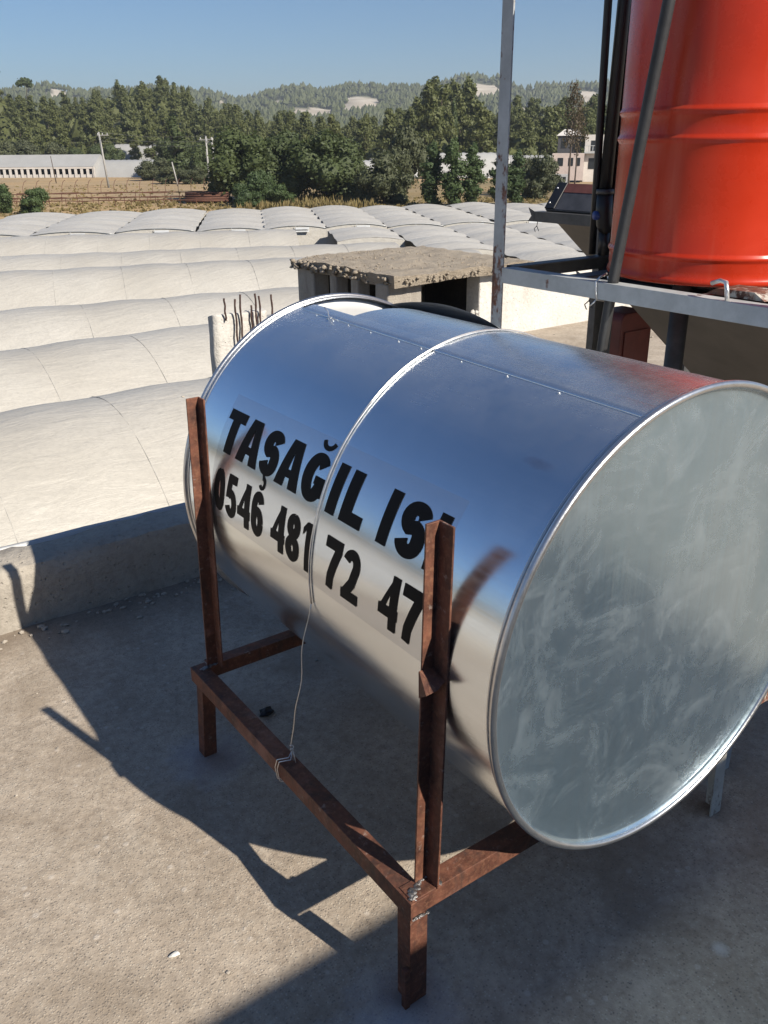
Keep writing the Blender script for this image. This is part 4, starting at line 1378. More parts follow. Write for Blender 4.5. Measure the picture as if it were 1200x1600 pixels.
# the near block: crest lines through measured points (x, y at each end), running alongside the house
NEARB = [((2.34, 15.54), (6.2, 15.62), 17.38), ((3.76, 21.19), (8.7, 21.24), 20.04), ((5.18, 27.08), (10.81, 26.13), 22.86), ((7.59, 36.05), (14.57, 33.88), 26.58), ((8.87, 41.8), (16.64, 38.73), 25.7), ((11.23, 49.08), (19.92, 45.25), 24.64)]
names = ['nearest white plastic greenhouse tunnel just beyond the parapet', 'second white greenhouse tunnel out from the parapet', 'third white greenhouse tunnel out from the parapet',
         'fourth and broadest white greenhouse tunnel out from the parapet', 'fifth white greenhouse tunnel, behind the broad one', 'farthest white tunnel of the near block, before the gable vents']
for i, ((xa, ya), (xb, yb), xe) in enumerate(NEARB):
    d = Vector((xb - xa, yb - ya, 0)).normalized()
    k0 = (-58 - xa) / d.x
    k1 = (xe - xa) / d.x
    p0 = Vector((xa, ya, 0)) + d * k0
    p1 = Vector((xa, ya, 0)) + d * k1
    hw0 = 3.0 if i in (0, 1, 2) else (5.0 if i == 3 else 3.3)
    tunnel(p1, p0, 3.0 if i < 3 else 3.3, hw0, -2.86 if i == 5 else -3.0, 1.75 if i != 3 else 2.2, 2.6, .05, i + 1, M['film'], label=names[i], group='greenhouse tunnels alongside the house', nv=26)

# the farther block: quilted tunnels running away from the house, turned by about 27 degrees
GAB = [(11.18, 55.96), (15.55, 53.76), (20.01, 51.88), (24.24, 50.12), (27.72, 48.34), (31.09, 46.58), (34.45, 44.89), (37.71, 43.38), (41.08, 41.62), (44.44, 39.86), (47.8, 38.08), (51.18, 36.32)]
ORD = 'first second third fourth fifth sixth seventh eighth ninth tenth eleventh twelfth'.split()
dirn = Vector((.46, .888, 0))
for i, (gx, gy) in enumerate(GAB):
    g = Vector((gx, gy, 0))
    nb_ = [Vector((*GAB[q], 0)) for q in (i - 1, i + 1) if 0 <= q < len(GAB)]
    hw = sum((q - g).length for q in nb_) / len(nb_) / 2 * 1.0
    back = g + dirn * 17
    fwd = 0.0
    if gx > 29.6: fwd = min(29, (gx - 27.8) / .46 * .9)
    tunnel(g, back, hw, hw, -3.2 + .04 * (i % 3), .19, 3.4, .17, 20 + i, M['film_sunlift'], skew=.5 * (i % 2), label='quilted white greenhouse tunnel of the far block, its vented gable ' + ORD[i] + ' from the left', group='far block of quilted greenhouse tunnels', vent=True, nv=14)
    if fwd > 1.5:
        f1 = g - dirn * .5
        tunnel(f1 - dirn * fwd, f1, hw, hw, -3.28, .19, 3.2, .17, 40 + i, M['film_sunlift'], skew=.5 * (i % 2), label='quilted white greenhouse tunnel before the vented gables, running towards the ' + ORD[i] + ' gable from the left', group='quilted tunnels right of the slab', nv=14)
def build_edge_film():
    m = MB()
    vs, fs = [], []
    n = 80
    for i in range(n + 1):
        x = -6.5 + 8.0 * i / n
        w = .004 * noise.noise(Vector((x * 5, 0, 0)))
        for k, (yy, zz) in enumerate(((2.206, .2), (2.209, .232 + w), (2.222, .236 + w), (2.25, .18), (2.27, .05))):
            vs.append((x, yy + .004 * noise.noise(Vector((x * 5, k, 0))), zz))
    for i in range(n):
        for k in range(4):
            fs.append((i * 5 + k, i * 5 + k + 1, (i + 1) * 5 + k + 1, (i + 1) * 5 + k))
    m.add(vs, fs)
    o = m.build('plastic_strip', M['vent_white'], smooth=True)
    tag(o, 'strip of white plastic sheeting along the outer edge of the parapet', 'plastic sheet')
    t = thing('anchor_wire', 'thin wires running off the parapet towards the tunnels at the left', 'wire', (-1.0, 2.2, .25))
    m = MB(); m.tube([(-1.55, 2.6, .30), (-1.15, 2.24, .275), (-1.05, 2.17, .25)], .004, 6); m.tube([(-1.5, 2.25, .262), (-1.02, 2.16, .246)], .0035, 6); m.build('strand', M['hoop'], t, smooth=True)
    m = MB(); m.blob((-1.16, 2.24, .277), .012, 2, 1, .2); m.build('knot', M['hoop'], t)
build_edge_film()

# ------------------------------------------------------------------ trees
def crown_mesh(name, mat, lobes, leaf, n_per, seed, core=.72, flat=.0, droop=0.0):
    """leaf clusters spread through the lobes' volume round dark lumpy cores"""
    rnd = random.Random(seed)
    mb = MB()
    for li, (c, r) in enumerate(lobes):
        mb.blob(c, tuple(x * core for x in r), seed + li, 2, .45)
        n = max(12, int(n_per * (r[0] * r[1] + r[1] * r[2] + r[0] * r[2])))
        for k in range(n):
            u = Vector((rnd.gauss(0, 1), rnd.gauss(0, 1), rnd.gauss(0, 1))).normalized()
            rad = rnd.uniform(.62, 1.08) * (1 + .22 * noise.noise(u * 2.3 + Vector((li, seed, 0))))
            p = Vector((c[0] + u.x * r[0] * rad, c[1] + u.y * r[1] * rad, c[2] + u.z * r[2] * rad))
            nn = (u + Vector((rnd.gauss(0, .55), rnd.gauss(0, .55), rnd.gauss(0, .55) + flat))).normalized()
            a = nn.orthogonal().normalized()
            a.rotate(Matrix.Rotation(rnd.uniform(0, 6.28), 3, nn))
            b = nn.cross(a)
            s = leaf * rnd.uniform(.55, 1.35)
            e = rnd.uniform(.5, .9)
            q = [p + a * s + nn * rnd.uniform(-.3, .3) * s, p + b * s * e + nn * rnd.uniform(-.3, .3) * s, p - a * s * .9, p - b * s * e + nn * rnd.uniform(-.2, .3) * s]
            mb.add(q, [(0, 1, 2, 3)])
    return mb.mesh(name, mat)

def trunk_mesh(name, h, r0, r1, seed, mat, limbs=3, lean=.06):
    rnd = random.Random(seed)
    mb = MB()
    pts = [(lean * h * (k / 6) ** 1.5 * sin(seed) + .05 * rnd.uniform(-1, 1), lean * h * (k / 6) ** 1.5 * cos(seed) + .05 * rnd.uniform(-1, 1), h * k / 6) for k in range(7)]
    mb.tube(pts, [r0 + (r1 - r0) * k / 6 for k in range(7)], 7)
    for q in range(limbs):
        k = rnd.randint(3, 5)
        p = Vector(pts[k]); a = rnd.uniform(0, 6.28)
        e = p + Vector((cos(a), sin(a), .7)) * h * rnd.uniform(.14, .24)
        mb.tube([p, p.lerp(e, .5) + Vector((0, 0, .05)), e], [r1 * 1.1, r1 * .8, r1 * .4], 5)
    return mb.mesh(name, mat)

def pine_lobes(h, w, seed, bare=.22):
    rnd = random.Random(seed)
    L = []
    n = rnd.randint(9, 12)
    for k in range(n):
        f = k / (n - 1)
        z = h * (bare + (.98 - bare) * f)
        ww = w * (.62 + .5 * sin(pi * (f * .8 + .1)) - .55 * f ** 2.2) * rnd.uniform(.75, 1.1)
        a = k * 2.4 + rnd.uniform(-.6, .6)
        off = ww * rnd.uniform(.3, .62) * (1 - .4 * f)
        r = max(.8, ww * rnd.uniform(.4, .62))
        L.append(((off * cos(a), off * sin(a), z), (r, r, h * rnd.uniform(.07, .11))))
    return L

def round_lobes(h, w, seed, base=.12, n=13):
    rnd = random.Random(seed)
    L = [((0, 0, h * (base + .45)), (w * .32, w * .32, h * .33))]
    for k in range(n):
        a = rnd.uniform(0, 6.28)
        f = rnd.uniform(0, 1)
        z = h * (base + .08 + .78 * f)
        rr = w * .5 * (1 - abs(f - .42) ** 1.6 * 1.25) * rnd.uniform(.55, .8)
        r = w * rnd.uniform(.13, .22)
        L.append(((rr * cos(a), rr * sin(a), z), (r, r, r * rnd.uniform(.75, 1.1) * min(1.2, h / w))))
    return L

def column_lobes(h, w, seed, n=12, base=.06):
    rnd = random.Random(seed)
    L = []
    for k in range(n):
        f = k / (n - 1)
        a = rnd.uniform(0, 6.28)
        ww = w * .5 * (sin(pi * (.12 + .80 * f)) ** .7)
        L.append(((ww * .35 * cos(a), ww * .35 * sin(a), h * (base + (.94 - base) * f)), (ww * .72, ww * .72, h * .085)))
    return L

LIB = {}
def lib(kind, i):
    key = (kind, i)
    if key in LIB: return LIB[key]
    s = 100 + i * 13 + sum(map(ord, kind))
    if kind == 'pine':
        c = crown_mesh('crown', M['pine'], pine_lobes(10, 3.1, s, .28), .27, 40, s, .6); t = trunk_mesh('trunk', 8.8, .19, .05, s, M['bark'])
    elif kind == 'broad':
        c = crown_mesh('crown', M['broad'], round_lobes(10, 8.4, s, -.06, 24), .21, 46, s, .74); t = trunk_mesh('trunk', 6, .28, .1, s, M['bark'])
    elif kind == 'poplar':
        c = crown_mesh('crown', M['poplar'], column_lobes(10, 3.6, s, 16, .03), .2, 60, s, .7); t = trunk_mesh('trunk', 8, .16, .05, s, M['bark'])
    elif kind == 'olive':
        c = crown_mesh('crown', M['olive'], round_lobes(10, 9.5, s, -.02, 22), .26, 34, s, .7); t = trunk_mesh('trunk', 5, .3, .12, s, M['bark'])
    elif kind == 'bush':
        c = crown_mesh('crown', M['poplar'], round_lobes(10, 14, s, .0, 14), .34, 22, s, .72); t = trunk_mesh('trunk', 4, .3, .1, s, M['bark'])
    elif kind == 'cypress':
        c = crown_mesh('crown', M['broad'], column_lobes(10, 2.0, s, 16, .04), .16, 90, s, .75); t = trunk_mesh('trunk', 8, .15, .05, s, M['bark'])
    elif kind == 'dead':
        c = crown_mesh('crown', M['dry'], [(p, tuple(x * .8 for x in r)) for p, r in pine_lobes(10, 1.9, s, .5)], .13, 60, s, .12); t = trunk_mesh('trunk', 9.6, .15, .03, s, M['bark'], 8)
    elif kind == 'lone':
        c = crown_mesh('crown', M['broad'], [((.3, 0, 9.2), (1.6, 1.6, .9)), ((-1.1, .2, 8.7), (1.0, 1, .6)), ((1.2, -.3, 8.5), (.9, .9, .5))], .25, 50, s, .7); t = trunk_mesh('trunk', 9, .12, .05, s, M['bark'], 2)
    LIB[key] = (c, t)
    return LIB[key]

def tree(kind, var, pos, h, label, group=None, wide=1.0, rot=None, name=None, cat='tree'):
    c, tr = lib(kind, var)
    o = thing(name or {'pine': 'pine_tree', 'broad': 'broadleaf_tree', 'poplar': 'poplar_tree', 'olive': 'olive_tree', 'bush': 'bush', 'cypress': 'cypress_tree', 'dead': 'dead_pine', 'lone': 'umbrella_pine'}[kind], label, cat, pos, group)
    s = h / 10
    o.scale = (s * wide, s * wide, s)
    o.rotation_euler = (0, 0, random.uniform(0, 6.28) if rot is None else rot)
    for nm, me in (('crown', c), ('trunk', tr)):
        q = bpy.data.objects.new(nm, me); COL.objects.link(q); q.parent = o
    return o

def az(px): return 13.30 + px * .0349 + (px * px) * 1.75e-6     # compass angle of a column of the measured survey
def at(azd, d):
    p = polar(azd, d); p.z = ground_z(p.x, p.y) - .1; return p

# -- distinct trees near the field's edge: (kind, variant, compass angle, distance, height, width, label)
TREES = [
    ('broad', 0, az(385), 98, 9.4, 1.0, 'large dark broadleaf tree right of the utility pole at the field edge'),
    ('broad', 1, az(446), 100, 9.0, .86, 'rounded mid green tree between the two darkest broadleaf trees'),
    ('broad', 2, az(517), 97, 9.6, 1.02, 'darkest dense broadleaf tree at the middle of the field edge'),
    ('olive', 0, az(617), 92, 6.6, .92, 'olive grey rounded tree standing just left of the tall poplars'),
    ('olive', 1, az(655), 110, 9.2, .6, 'tall loose olive green tree between grey tree and poplars'),
    ('poplar', 0, az(697), 88, 7.2, 1.0, 'bright green poplar, first of the row left of the pale post'),
    ('poplar', 1, az(732), 87, 7.6, 1.05, 'tallest bright green poplar directly left of the pale post'),
    ('poplar', 2, az(765), 88, 7.0, 1.0, 'poplar partly hidden behind the pale steel post'),
    ('poplar', 3, az(806), 89, 6.4, 1.1, 'poplar just right of the pale steel post'),
    ('poplar', 0, az(833), 90, 6.2, 1.1, 'rightmost poplar of the row, before the white far greenhouses'),
    ('olive', 2, az(873), 100, 5.6, .86, 'olive bush tree just above the dark collector casing'),
    ('olive', 1, az(850), 104, 5.2, .8, 'greyish olive tree between last poplar and the collector casing'),
    ('broad', 3, az(583), 104, 5.6, .6, 'small dark tree left of the olive grey rounded tree'),
    ('cypress', 0, az(729), 190, 12.5, .9, 'narrow dark cypress rising among the pines above the poplars'),
    ('dead', 0, az(915), 104, 11.0, .8, 'brown dead pine with a thin crown, left of the two by the houses'),
    ('dead', 1, az(925), 106, 10.0, .7, 'brown dead pine with a thin crown, right of the two by the houses'),
    ('broad', 4, az(262), 176, 9.5, .75, 'dark bushy tree beside the left pale greenhouse end'),
    ('cypress', 1, az(277), 168, 10.5, 1.9, 'dark upright cypress clump left of the utility poles'),
    ('broad', 2, az(300), 170, 9.0, .8, 'dark tree behind the white utility pole'),
    ('broad', 1, az(325), 160, 8.4, .9, 'dark tree directly behind the twin utility poles'),
    ('olive', 0, az(238), 165, 4.6, 1.3, 'low olive bush at the right end of the long shed'),
    ('olive', 2, az(265), 150, 3.4, 1.5, 'spreading pale bush on the dry field left of the poles'),
    ('olive', 1, az(300), 148, 3.2, 1.5, 'spreading pale bush on the dry field under the poles'),
    ('broad', 3, az(178), 205, 8.0, .8, 'dark tree above the middle of the long shed'),
    ('broad', 0, az(150), 212, 7.6, .8, 'dark tree above the right part of the long shed'),
    ('broad', 4, az(118), 214, 7.0, .8, 'dark tree above the left part of the long shed'),
    ('bush', 0, az(40), 88, 2.5, .95, 'green bush behind the first far tunnel at the left edge'),
    ('bush', 1, az(-12), 90, 2.6, .8, 'green bush cut by the left edge of the picture'),
    ('bush', 2, az(405), 92, 3.4, .85, 'pale green shrub in front of the large dark broadleaf tree'),
    ('bush', 0, az(385), 90, 2.4, .9, 'low shrub at the foot of the large dark broadleaf tree'),
    ('bush', 1, az(440), 92, 2.0, 1.2, 'low shrub between the two big broadleaf trees'),
    ('olive', 0, az(5), 200, 9, .7, 'grey green tree at the left edge by the sandy slope'),
    ('olive', 1, az(42), 205, 8.6, .8, 'grey green tree on the sandy slope above the shed'),
    ('olive', 2, az(85), 212, 8.0, .8, 'second grey green tree on the sandy slope above the shed'),
    ('lone', 0, az(54), 318, 13.5, .95, 'lone flat topped pine on the left skyline'),
    ('lone', 1, az(10), 318, 13.0, 1.1, 'leaning flat topped pine on the skyline at the left edge'),
]
for kd, v, a, d, h, w, lab in TREES:
    k_ = {'broad': .80, 'poplar': .80, 'olive': .84}.get(kd, 1.0)
    tree(kd, v, at(a, d), h * k_, lab, wide=w * {'broad': 1.28, 'poplar': 1.2, 'olive': 1.2}.get(kd, 1.0), cat='bush' if kd == 'bush' else 'tree')

# -- the pine woods: 258 of the nearest pines are things, the rest of the slope is one mass
rnd = random.Random(21)
spots = []
def try_spot(a, d, sep):
    p = at(a, d)
    for q in spots:
        if (q[0] - p).length < sep: return None
    for ca, w, d0, d1 in SANDY:
        if hypot((a - ca) / w, (d - (d0 + d1) / 2) / ((d1 - d0) / 2)) < 1: return None
    spots.append((p, a, d))
    return p
for k in range(9000):
    if len(spots) >= 258: break
    a = rnd.uniform(11.8, 50.5)
    hs, hd = interp(a, HILL_S), interp(a, HILL_D)
    d = hs + 4 + (hd + 8 - hs) * rnd.random() ** .9
    if 46.5 < a < 60 and d < 190: continue
    try_spot(a, d, 6.2 if 36 < a < 42 else 7.2)
for i, (p, a, d) in enumerate(spots):
    left = a < 28
    h = rnd.uniform(7, 10.5) if left else rnd.uniform(7, 11)
    if 37.3 < a < 41.0: h = rnd.uniform(10.5, 14.5)
    lab = 'olive green pine among the wooded slope on the left skyline' if left else ('tall olive green pine in the dense clump above the poplars' if 36.5 < a < 42 else 'olive green pine among the wooded slope across the middle and right')
    tree('pine', i % 7, p, h, lab, 'pines on the wooded slopes', wide=rnd.uniform(.8, 1.15))

def build_wood():
    """thickets between the pines and the wood behind the crest, one mass"""
    mb = MB()
    r2 = random.Random(5)
    n = 0
    while n < 760:
        a = r2.uniform(11, 51)
        hs, hd = interp(a, HILL_S), interp(a, HILL_D)
        d = r2.uniform(hs + 8, hd + 55)
        if a > 46 and d < 195: continue
        if any(hypot((a - ca) / w, (d - (d0 + d1) / 2) / ((d1 - d0) / 2)) < 1.1 for ca, w, d0, d1 in SANDY): continue
        p = at(a, d)
        h = r2.uniform(2.5, 6.0) if d < hd else r2.uniform(5, 8)
        mb.blob((p.x, p.y, p.z + h * .45), (h * .42, h * .42, h * .55), n, 1, .6)
        for k in range(34):
            u = Vector((r2.gauss(0, 1), r2.gauss(0, 1), r2.gauss(0, 1))).normalized()
            c = Vector((p.x + u.x * h * .5, p.y + u.y * h * .5, p.z + h * .48 + u.z * h * .6))
            s = r2.uniform(.25, .6)
            b = u.orthogonal().normalized() * s
            e = u.cross(b) + u * s * r2.uniform(-.4, .4)
            mb.add([c + b, c + e, c - b, c - e], [(0, 1, 2, 3)])
        n += 1
    o = mb.build('undergrowth', M['pine'])
    tag(o, 'dense scrub and young pines filling the wooded slopes', 'undergrowth', kind='stuff')
build_wood()

def build_far_wood():
    mb = MB()
    r2 = random.Random(9)
    n = 0
    while n < 8200:
        a = r2.uniform(11, 51)
        d = r2.uniform(900, 1560) if r2.random() < .85 else r2.uniform(420, 900)
        x, y = CAMP.x + d * sin(radians(a)), CAMP.y + d * cos(radians(a))
        if cover_at(a, d, x, y)[0] > .5: continue
        z = ground_z(x, y)
        h = r2.uniform(6, 12)
        w = h * r2.uniform(.32, .5)
        ph = r2.uniform(0, 6)
        ring = [(x + w * cos(ph + k * 1.257) * r2.uniform(.7, 1.2), y + w * sin(ph + k * 1.257) * r2.uniform(.7, 1.2), z + h * r2.uniform(.25, .5)) for k in range(5)]
        mb.add(ring + [(x + r2.uniform(-1, 1), y, z + h), (x, y, z)], [(k, (k + 1) % 5, 5) for k in range(5)] + [((k + 1) % 5, k, 6) for k in range(5)])
        n += 1
    o = mb.build('far_wood', M['pine'])
    tag(o, 'distant pine wood covering the far ridges', 'far wood', kind='stuff')
build_far_wood()

def build_grass():
    """dry tufts along the field's edge beyond the tunnels"""
    mb = MB()
    r2 = random.Random(13)
    for i in range(3600):
        a = r2.uniform(az(-20), az(900))
        d = r2.uniform(86, 102) if r2.random() < .7 else r2.uniform(100, 150)
        p = at(a, d)
        h = r2.uniform(.12, .34) * (2.6 if az(370) < a < az(600) and d < 102 else 1)
        for k in range(4):
            an = r2.uniform(0, 6.28)
            w = r2.uniform(.08, .3)
            dx, dy = cos(an) * w, sin(an) * w
            lx, ly = r2.uniform(-.2, .2), r2.uniform(-.2, .2)
            mb.add([(p.x - dx, p.y - dy, p.z), (p.x + dx, p.y + dy, p.z), (p.x + lx, p.y + ly, p.z + h * r2.uniform(.7, 1.2))], [(0, 1, 2)])
    o = mb.build('dry_grass', M['drygrass'])
    tag(o, 'dry grass tufts on the field beyond the tunnels', 'dry grass', kind='stuff')
build_grass()

# ------------------------------------------------------------------ things on the far field
def prism_building(t, name, c, along, L, W, H, mat, roofh=0, roofmat=None):
    """box building; along = unit vector of its length; c = middle of the base"""
    along = Vector(along).normalized(); side = Vector((-along.y, along.x, 0))
    m = MB()
    P = lambda u, v, z: Vector(c) + along * u + side * v + Zv * z
    m.add([P(-L / 2, -W / 2, 0), P(L / 2, -W / 2, 0), P(L / 2, W / 2, 0), P(-L / 2, W / 2, 0), P(-L / 2, -W / 2, H), P(L / 2, -W / 2, H), P(L / 2, W / 2, H), P(-L / 2, W / 2, H)],
          [(0, 1, 5, 4), (1, 2, 6, 5), (2, 3, 7, 6), (3, 0, 4, 7), (4, 5, 6, 7)])
    o = m.build(name, mat, t)
    if roofh:
        m = MB()
        e = .3
        m.add([P(-L / 2 - e, -W / 2 - e, H + .02), P(L / 2 + e, -W / 2 - e, H + .02), P(L / 2 + e, W / 2 + e, H + .02), P(-L / 2 - e, W / 2 + e, H + .02), P(-L / 2 - e, 0, H + roofh), P(L / 2 + e, 0, H + roofh)],
              [(0, 1, 5, 4), (2, 3, 4, 5), (1, 2, 5), (3, 0, 4), (3, 2, 1, 0)])
        m.build('roof', roofmat, t)
    return P

def far_barrel(label, a, d, al, L, W, H, name='greenhouse'):
    c = at(a, d)
    t = thing(name, label, 'greenhouse', c)
    al = Vector(al).normalized(); sd = Vector((-al.y, al.x, 0))
    for u0, u1, nm in ((-L / 2, L / 2, 'plastic_cover'),):
        m = MB(); vs, fs = [], []
        n, k = 24, 12
        for i in range(n + 1):
            u = u0 + (u1 - u0) * i / n
            for j in range(k + 1):
                s = -1 + 2 * j / k
                q = c + al * u + sd * s * W / 2
                vs.append((q.x, q.y, c.z + H * (1 - abs(s) ** 3) + .12 * abs(sin(i * pi / 2))))
        for i in range(n):
            for j in range(k):
                q = i * (k + 1) + j
                fs.append((q, q + 1, q + k + 2, q + k + 1))
        m.add(vs, fs)
        m.build(nm, M['film_far'], t, smooth=True)
    for u in (-L / 2, L / 2):
        m = MB()
        vs = [tuple(c + al * u + sd * (-1 + 2 * j / 12) * W / 2 + Zv * H * (1 - abs(-1 + 2 * j / 12) ** 3)) for j in range(13)]
        m.add(vs, [tuple(range(13))])
        m.build('gable_sheet', M['film_far'], t)

def build_far_things():
    # long low shed with a row of openings
    c0, c1 = at(az(-40), 200), at(az(156), 188)
    ctr = (c0 + c1) / 2; ctr.z = GZ
    al = (c1 - c0); al.z = 0
    L = al.length; al.normalize()
    t = thing('long_shed', 'long low pale shed with a row of dark openings on the field', 'shed', ctr)
    sd = Vector((al.y, -al.x, 0))                      # towards the camera
    P = lambda u, v, z: ctr + al * u + sd * v + Zv * z
    W, H1, H2 = 8, 1.9, 4.0
    def quad(name, pts, mat):
        m = MB(); m.add(pts, [(0, 1, 2, 3)]); return m.build(name, mat, t)
    quad('wall', [P(-L / 2, W / 2 - .3, 0), P(L / 2, W / 2 - .3, 0), P(L / 2, W / 2 - .3, .55), P(-L / 2, W / 2 - .3, .55)], M['house_white'])
    m = MB(); m.add([P(-L / 2, W / 2, H1), P(L / 2, W / 2, H1), P(L / 2, 0, H2), P(-L / 2, 0, H2), P(-L / 2, -W / 2, H1), P(L / 2, -W / 2, H1)], [(0, 1, 2, 3), (3, 2, 5, 4)]); m.build('roof', M['film_far'], t)
    quad('back_wall', [P(-L / 2, -W / 2, 0), P(L / 2, -W / 2, 0), P(L / 2, -W / 2, H1), P(-L / 2, -W / 2, H1)], M['house_dark'])
    m = MB(); m.add([P(L / 2, W / 2, 0), P(L / 2, -W / 2, 0), P(L / 2, -W / 2, H1), P(L / 2, 0, H2), P(L / 2, W / 2, H1)], [(0, 1, 2, 3, 4)]); m.build('gable', M['film_far'], t)
    n = 22
    for i in range(n + 1):
        u = -L / 2 + L * i / n
        m = MB(); m.add([P(u - .28, W / 2 - .1, 0), P(u + .28, W / 2 - .1, 0), P(u + .28, W / 2 - .1, H1), P(u - .28, W / 2 - .1, H1)], [(0, 1, 2, 3)])
        m.build('pillar', M['house_white'], t)
        if i < n:
            m = MB(); m.add([P(u + .3, W / 2 - 1.6, .5), P(u + L / n - .3, W / 2 - 1.6, .5), P(u + L / n - .3, W / 2 - 1.6, H1), P(u + .3, W / 2 - 1.6, H1)], [(0, 1, 2, 3)])
            m.build('opening', M['house_dark'], t)
    m = MB(); m.add([P(-L / 2, W / 2 - .05, H1 - .35), P(L / 2, W / 2 - .05, H1 - .35), P(L / 2, W / 2 - .05, H1), P(-L / 2, W / 2 - .05, H1)], [(0, 1, 2, 3)]); m.build('fascia', M['house_white'], t)
    al2 = tuple(al)
    far_barrel('low grey white greenhouse continuing right of the long shed', az(196), 187, al2, 13.5, 8, 3.0)
    far_barrel('small pale greenhouse among bushes above the right end of the shed', az(218), 232, al2, 11, 8, 4.6)
    far_barrel('white greenhouse seen between the dark tree and the olive grey tree', az(576), 158, (1, -.5, 0), 10, 6, 3.0)
    far_barrel('white greenhouse roof glimpsed above the olive grey tree', az(632), 166, (1, -.5, 0), 8, 6, 3.2)
    far_barrel('bluish white greenhouse roof left of the houses', az(868), 168, (1, -.75, 0), 11, 7, 3.4)
    far_barrel('white greenhouse roof behind the tallest poplar', az(752), 160, (1, -.6, 0), 14, 6, 4.0)
    # white sheeting heap by the shed
    for k, (px, d) in enumerate(((62, 212), (100, 214))):
        c = at(az(px), d)
        m = MB()
        for q in range(7): m.blob((c.x + random.uniform(-2.4, 2.4), c.y + random.uniform(-1, 1), c.z + .5), (1.3, 1.1, .9), q, 1, .5)
        o = m.build('sheeting_heap', M['film_far'], org=c)
        tag(o, ('heap of white sheeting left of the trees above the shed', 'heap of white sheeting between the trees above the shed')[k], 'heap')
    # skeleton of an unfinished tunnel: rows of rusty pipes
    c0, c1 = at(az(-12), 104), at(az(338), 99)
    t = thing('pipe_skeleton', 'low rusty pipe skeleton of an unfinished greenhouse on the dry field', 'pipe frame', c0)
    al = (c1 - c0); L = al.length; al.normalize()
    sd = Vector((al.y, -al.x, 0))
    for v, z in ((0, .62), (2.2, .72), (4.4, .55), (-3, .9), (-6, .8)):
        m = MB()
        m.tube([c0 + al * (L * k / 14) + sd * v + Zv * (z + .05 * sin(k * 2.1 + v)) for k in range(15)], .045, 6)
        m.build('rail', M['rust_far'], t)
    for v in (4.4, 0, -6):
        for k in range(15):
            b = c0 + al * (L * k / 14) + sd * v
            m = MB(); m.tube([b - Zv * .4, b + Zv * .75], .035, 5); m.build('post', M['rust_far'], t)
    for k in range(16):
        b = c0 + al * (L * (k + .5) / 16) + sd * -6
        m = MB(); m.tube([b + Zv * .7, b + Zv * 1.5 - sd * .2, b + Zv * 1.95 - sd * .9, b + Zv * 2.1 - sd * 1.8], .028, 5); m.build('hoop', M['rust_far'], t)
    # stack of rusty pipes at its right end
    c = at(az(322), 97)
    t = thing('pipe_stack', 'stack of rusty red pipes at the right end of the pipe skeleton', 'pipe stack', c)
    for r_ in range(4):
        for k in range(7 - r_):
            p = c + sd * ((k - 3 + r_ / 2) * .26) + Zv * (.35 + r_ * .23)
            m = MB(); m.tube([p - al * 2.2, p + al * 2.2], .12, 8); m.build('pipe', M['rust_far'], t, smooth=True)
    for u in (-1.6, 1.6):
        m = MB(); m.box((-.1, -.1, -.3), (.1, .1, .25), Matrix.Translation(c + al * u)); m.build('bearer', M['rust_far'], t)
    # poles
    def pole(label, px, d, h, r0, mat, lean=0, arm=False, name='utility_pole'):
        c = at(az(px), d)
        t = thing(name, label, 'pole', c)
        m = MB(); m.tube([c, c + Vector((lean, 0, h))], [r0, r0 * .7], 8); m.build('shaft', mat, t, smooth=True)
        if arm:
            m = MB(); m.box((-.9, -.06, h - .5), (.9, .06, h - .36), Matrix.Translation(c) @ Matrix.Rotation(-.9, 4, 'Z')); ar = m.build('cross_arm', mat, t)
            for q in (-.75, 0, .75):
                m = MB(); pp = Matrix.Translation(c) @ Matrix.Rotation(-.9, 4, 'Z') @ Vector((q, 0, h - .36)); m.tube([pp, pp + Zv * .22], .06, 6); m.build('insulator', M['vent_white'], ar)
        return c + Vector((lean, 0, h))
    tips = [pole('white utility pole on the dry field right of the long shed', 163, 138, 7.4, .17, M['pole'], -.5, True),
            pole('white utility pole left of the thick grey pole', 327, 120, 6.6, .15, M['pole'], 0, True),
            pole('thick grey utility pole beside the large dark broadleaf tree', 338, 106, 6.3, .20, M['pole'], -.1, True)]
    pole('thin brown stake standing before the middle of the long shed', 81, 160, 4.2, .08, M['bark'], -.3, False, 'stake')
    pole('leaning grey pole stump under the dark cypress clump', 275, 140, 3.4, .13, M['pole'], -.6, False, 'pole_stump')
    wires = [(tips[0], tips[1], 0), (tips[0], tips[1], -.6), (tips[0], tips[1], -1.1), (tips[1], tips[2], 0), (tips[1], tips[2], -.5)]
    t = thing('power_line', 'thin power wires strung between the utility poles over the field', 'power line', tuple(tips[0]))
    for a_, b_, dz in wires:
        m = MB(); m.tube([a_.lerp(b_, k / 10) + Zv * (dz - .35 * sin(pi * k / 10)) for k in range(11)], .022, 4); m.build('wire', M['pole'], t)
    # the houses by the dead pines
    d = 142
    c = at(az(925), d)
    al = Vector((cos(radians(-47)), sin(radians(-47)), 0))
    sd = Vector((al.y, -al.x, 0)); sd = sd if (Vector((CAMP.x, CAMP.y, 0)) - c).dot(sd) > 0 else -sd
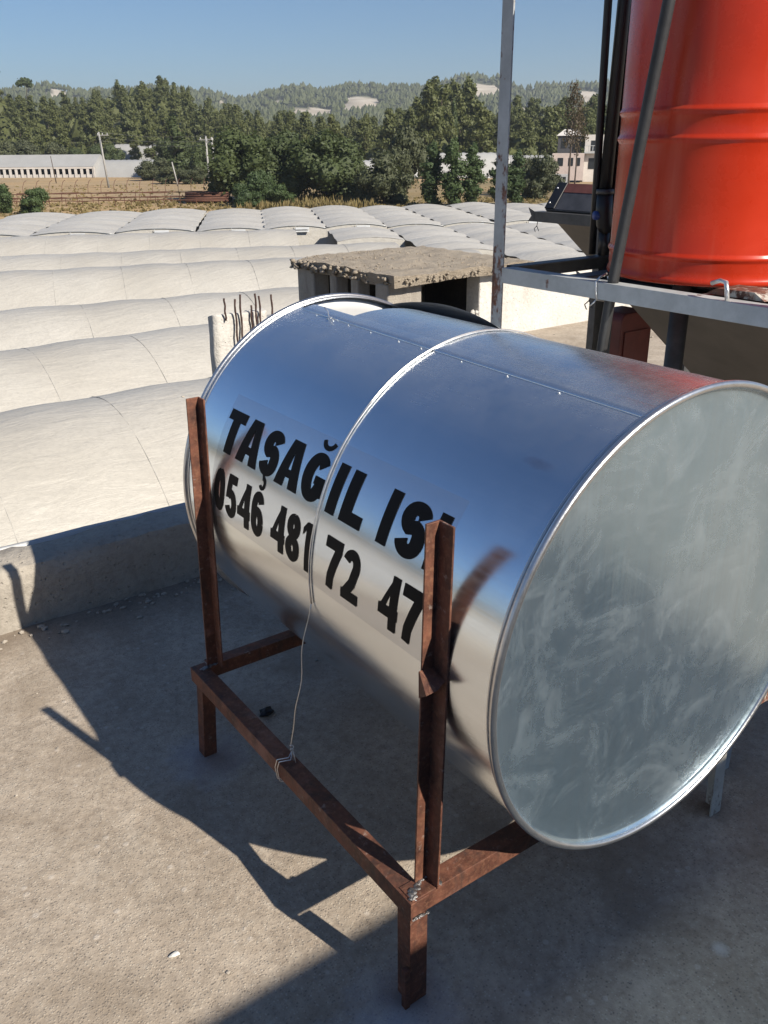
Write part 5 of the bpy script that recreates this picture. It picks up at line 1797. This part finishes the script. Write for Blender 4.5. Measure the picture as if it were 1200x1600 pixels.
    def house(name, label, off, back, L, W, z0, H, mat, wins, roofh=0, rail=False):
        cc = c + al * off - sd * back + Zv * z0
        t = thing(name, label, 'house', cc)
        P = lambda u, v, z: cc + al * u + sd * v + Zv * z
        m = MB(); m.add([P(a, b, z) for z in (-1.5, H) for b in (-W / 2, W / 2) for a in (-L / 2, L / 2)], [(0, 2, 3, 1), (4, 5, 7, 6), (0, 1, 5, 4), (2, 6, 7, 3), (0, 4, 6, 2), (1, 3, 7, 5)])
        m.build('wall', mat, t)
        for (u, z, w, h) in wins:
            m = MB(); m.add([P(u - w / 2, W / 2 + .03, z), P(u + w / 2, W / 2 + .03, z), P(u + w / 2, W / 2 + .03, z + h), P(u - w / 2, W / 2 + .03, z + h)], [(0, 1, 2, 3)])
            m.add([P(u - w / 2, W / 2 + .05, z - .1), P(u + w / 2, W / 2 + .05, z - .1), P(u + w / 2, W / 2 + .05, z), P(u - w / 2, W / 2 + .05, z)], [(0, 1, 2, 3)])
            m.build('window', M['window'], t)
        if roofh:
            m = MB(); e = .25
            m.add([P(-L / 2 - e, W / 2 + e, H), P(L / 2 + e, W / 2 + e, H), P(L / 2 + e, -W / 2 - e, H), P(-L / 2 - e, -W / 2 - e, H), P(-L / 4, 0, H + roofh), P(L / 4, 0, H + roofh)], [(0, 1, 5, 4), (2, 3, 4, 5), (1, 2, 5), (3, 0, 4), (3, 2, 1, 0)])
            m.build('roof', M['house_white'], t)
        if rail:
            m = MB()
            for k in range(9):
                u = -L / 2 + L * k / 8
                m.tube([P(u, W / 2 + .7, H * .52), P(u, W / 2 + .7, H * .52 + .9)], .05, 5)
            m.tube([P(-L / 2, W / 2 + .7, H * .52 + .9), P(L / 2, W / 2 + .7, H * .52 + .9)], .05, 5)
            m.build('balcony_rail', M['vent_white'], t)
            m = MB(); m.add([P(a, b, z) for z in (H * .49, H * .52) for b in (W / 2 + .04, W / 2 + .8) for a in (-L / 2, L / 2)], [(0, 2, 3, 1), (4, 5, 7, 6), (0, 1, 5, 4), (2, 6, 7, 3), (0, 4, 6, 2), (1, 3, 7, 5)])
            m.build('balcony', M['vent_white'], t)
    house('dark_house', 'dark walled house with a pale hipped roof behind the dead pines', -1.2, 4, 3.4, 4, 4.4, 2.1, M['house_dark'], [(-.8, .5, .8, 1.2)], .9)
    house('pink_house', 'low pale pink building in front of the dark house', -1.2, 0, 4.6, 3, 1.9, 2.2, M['house_pink'], [(-1.1, .6, .8, 1.0), (.4, .6, .7, 1.0), (1.5, .6, .5, 1.0)])
    house('white_house', 'white house with balcony right of the dead pines, beside the black pipe', 3.4, 3, 4.6, 4, 1.6, 5.0, M['house_white'], [(-1.2, .4, .9, 1.4), (.6, .4, .8, 1.4), (-1.0, 2.9, .9, 1.3), (.8, 2.9, .9, 1.3)], 0, True)
    house('white_hut', 'small plain white hut on the slope below the pink building', -2.1, -6, 2.6, 2, .2, 1.2, M['vent_white'], [(.6, .4, .4, .5)])
    # a terracotta roofed house to the left of the picture, mirrored in the drum
build_far_things()
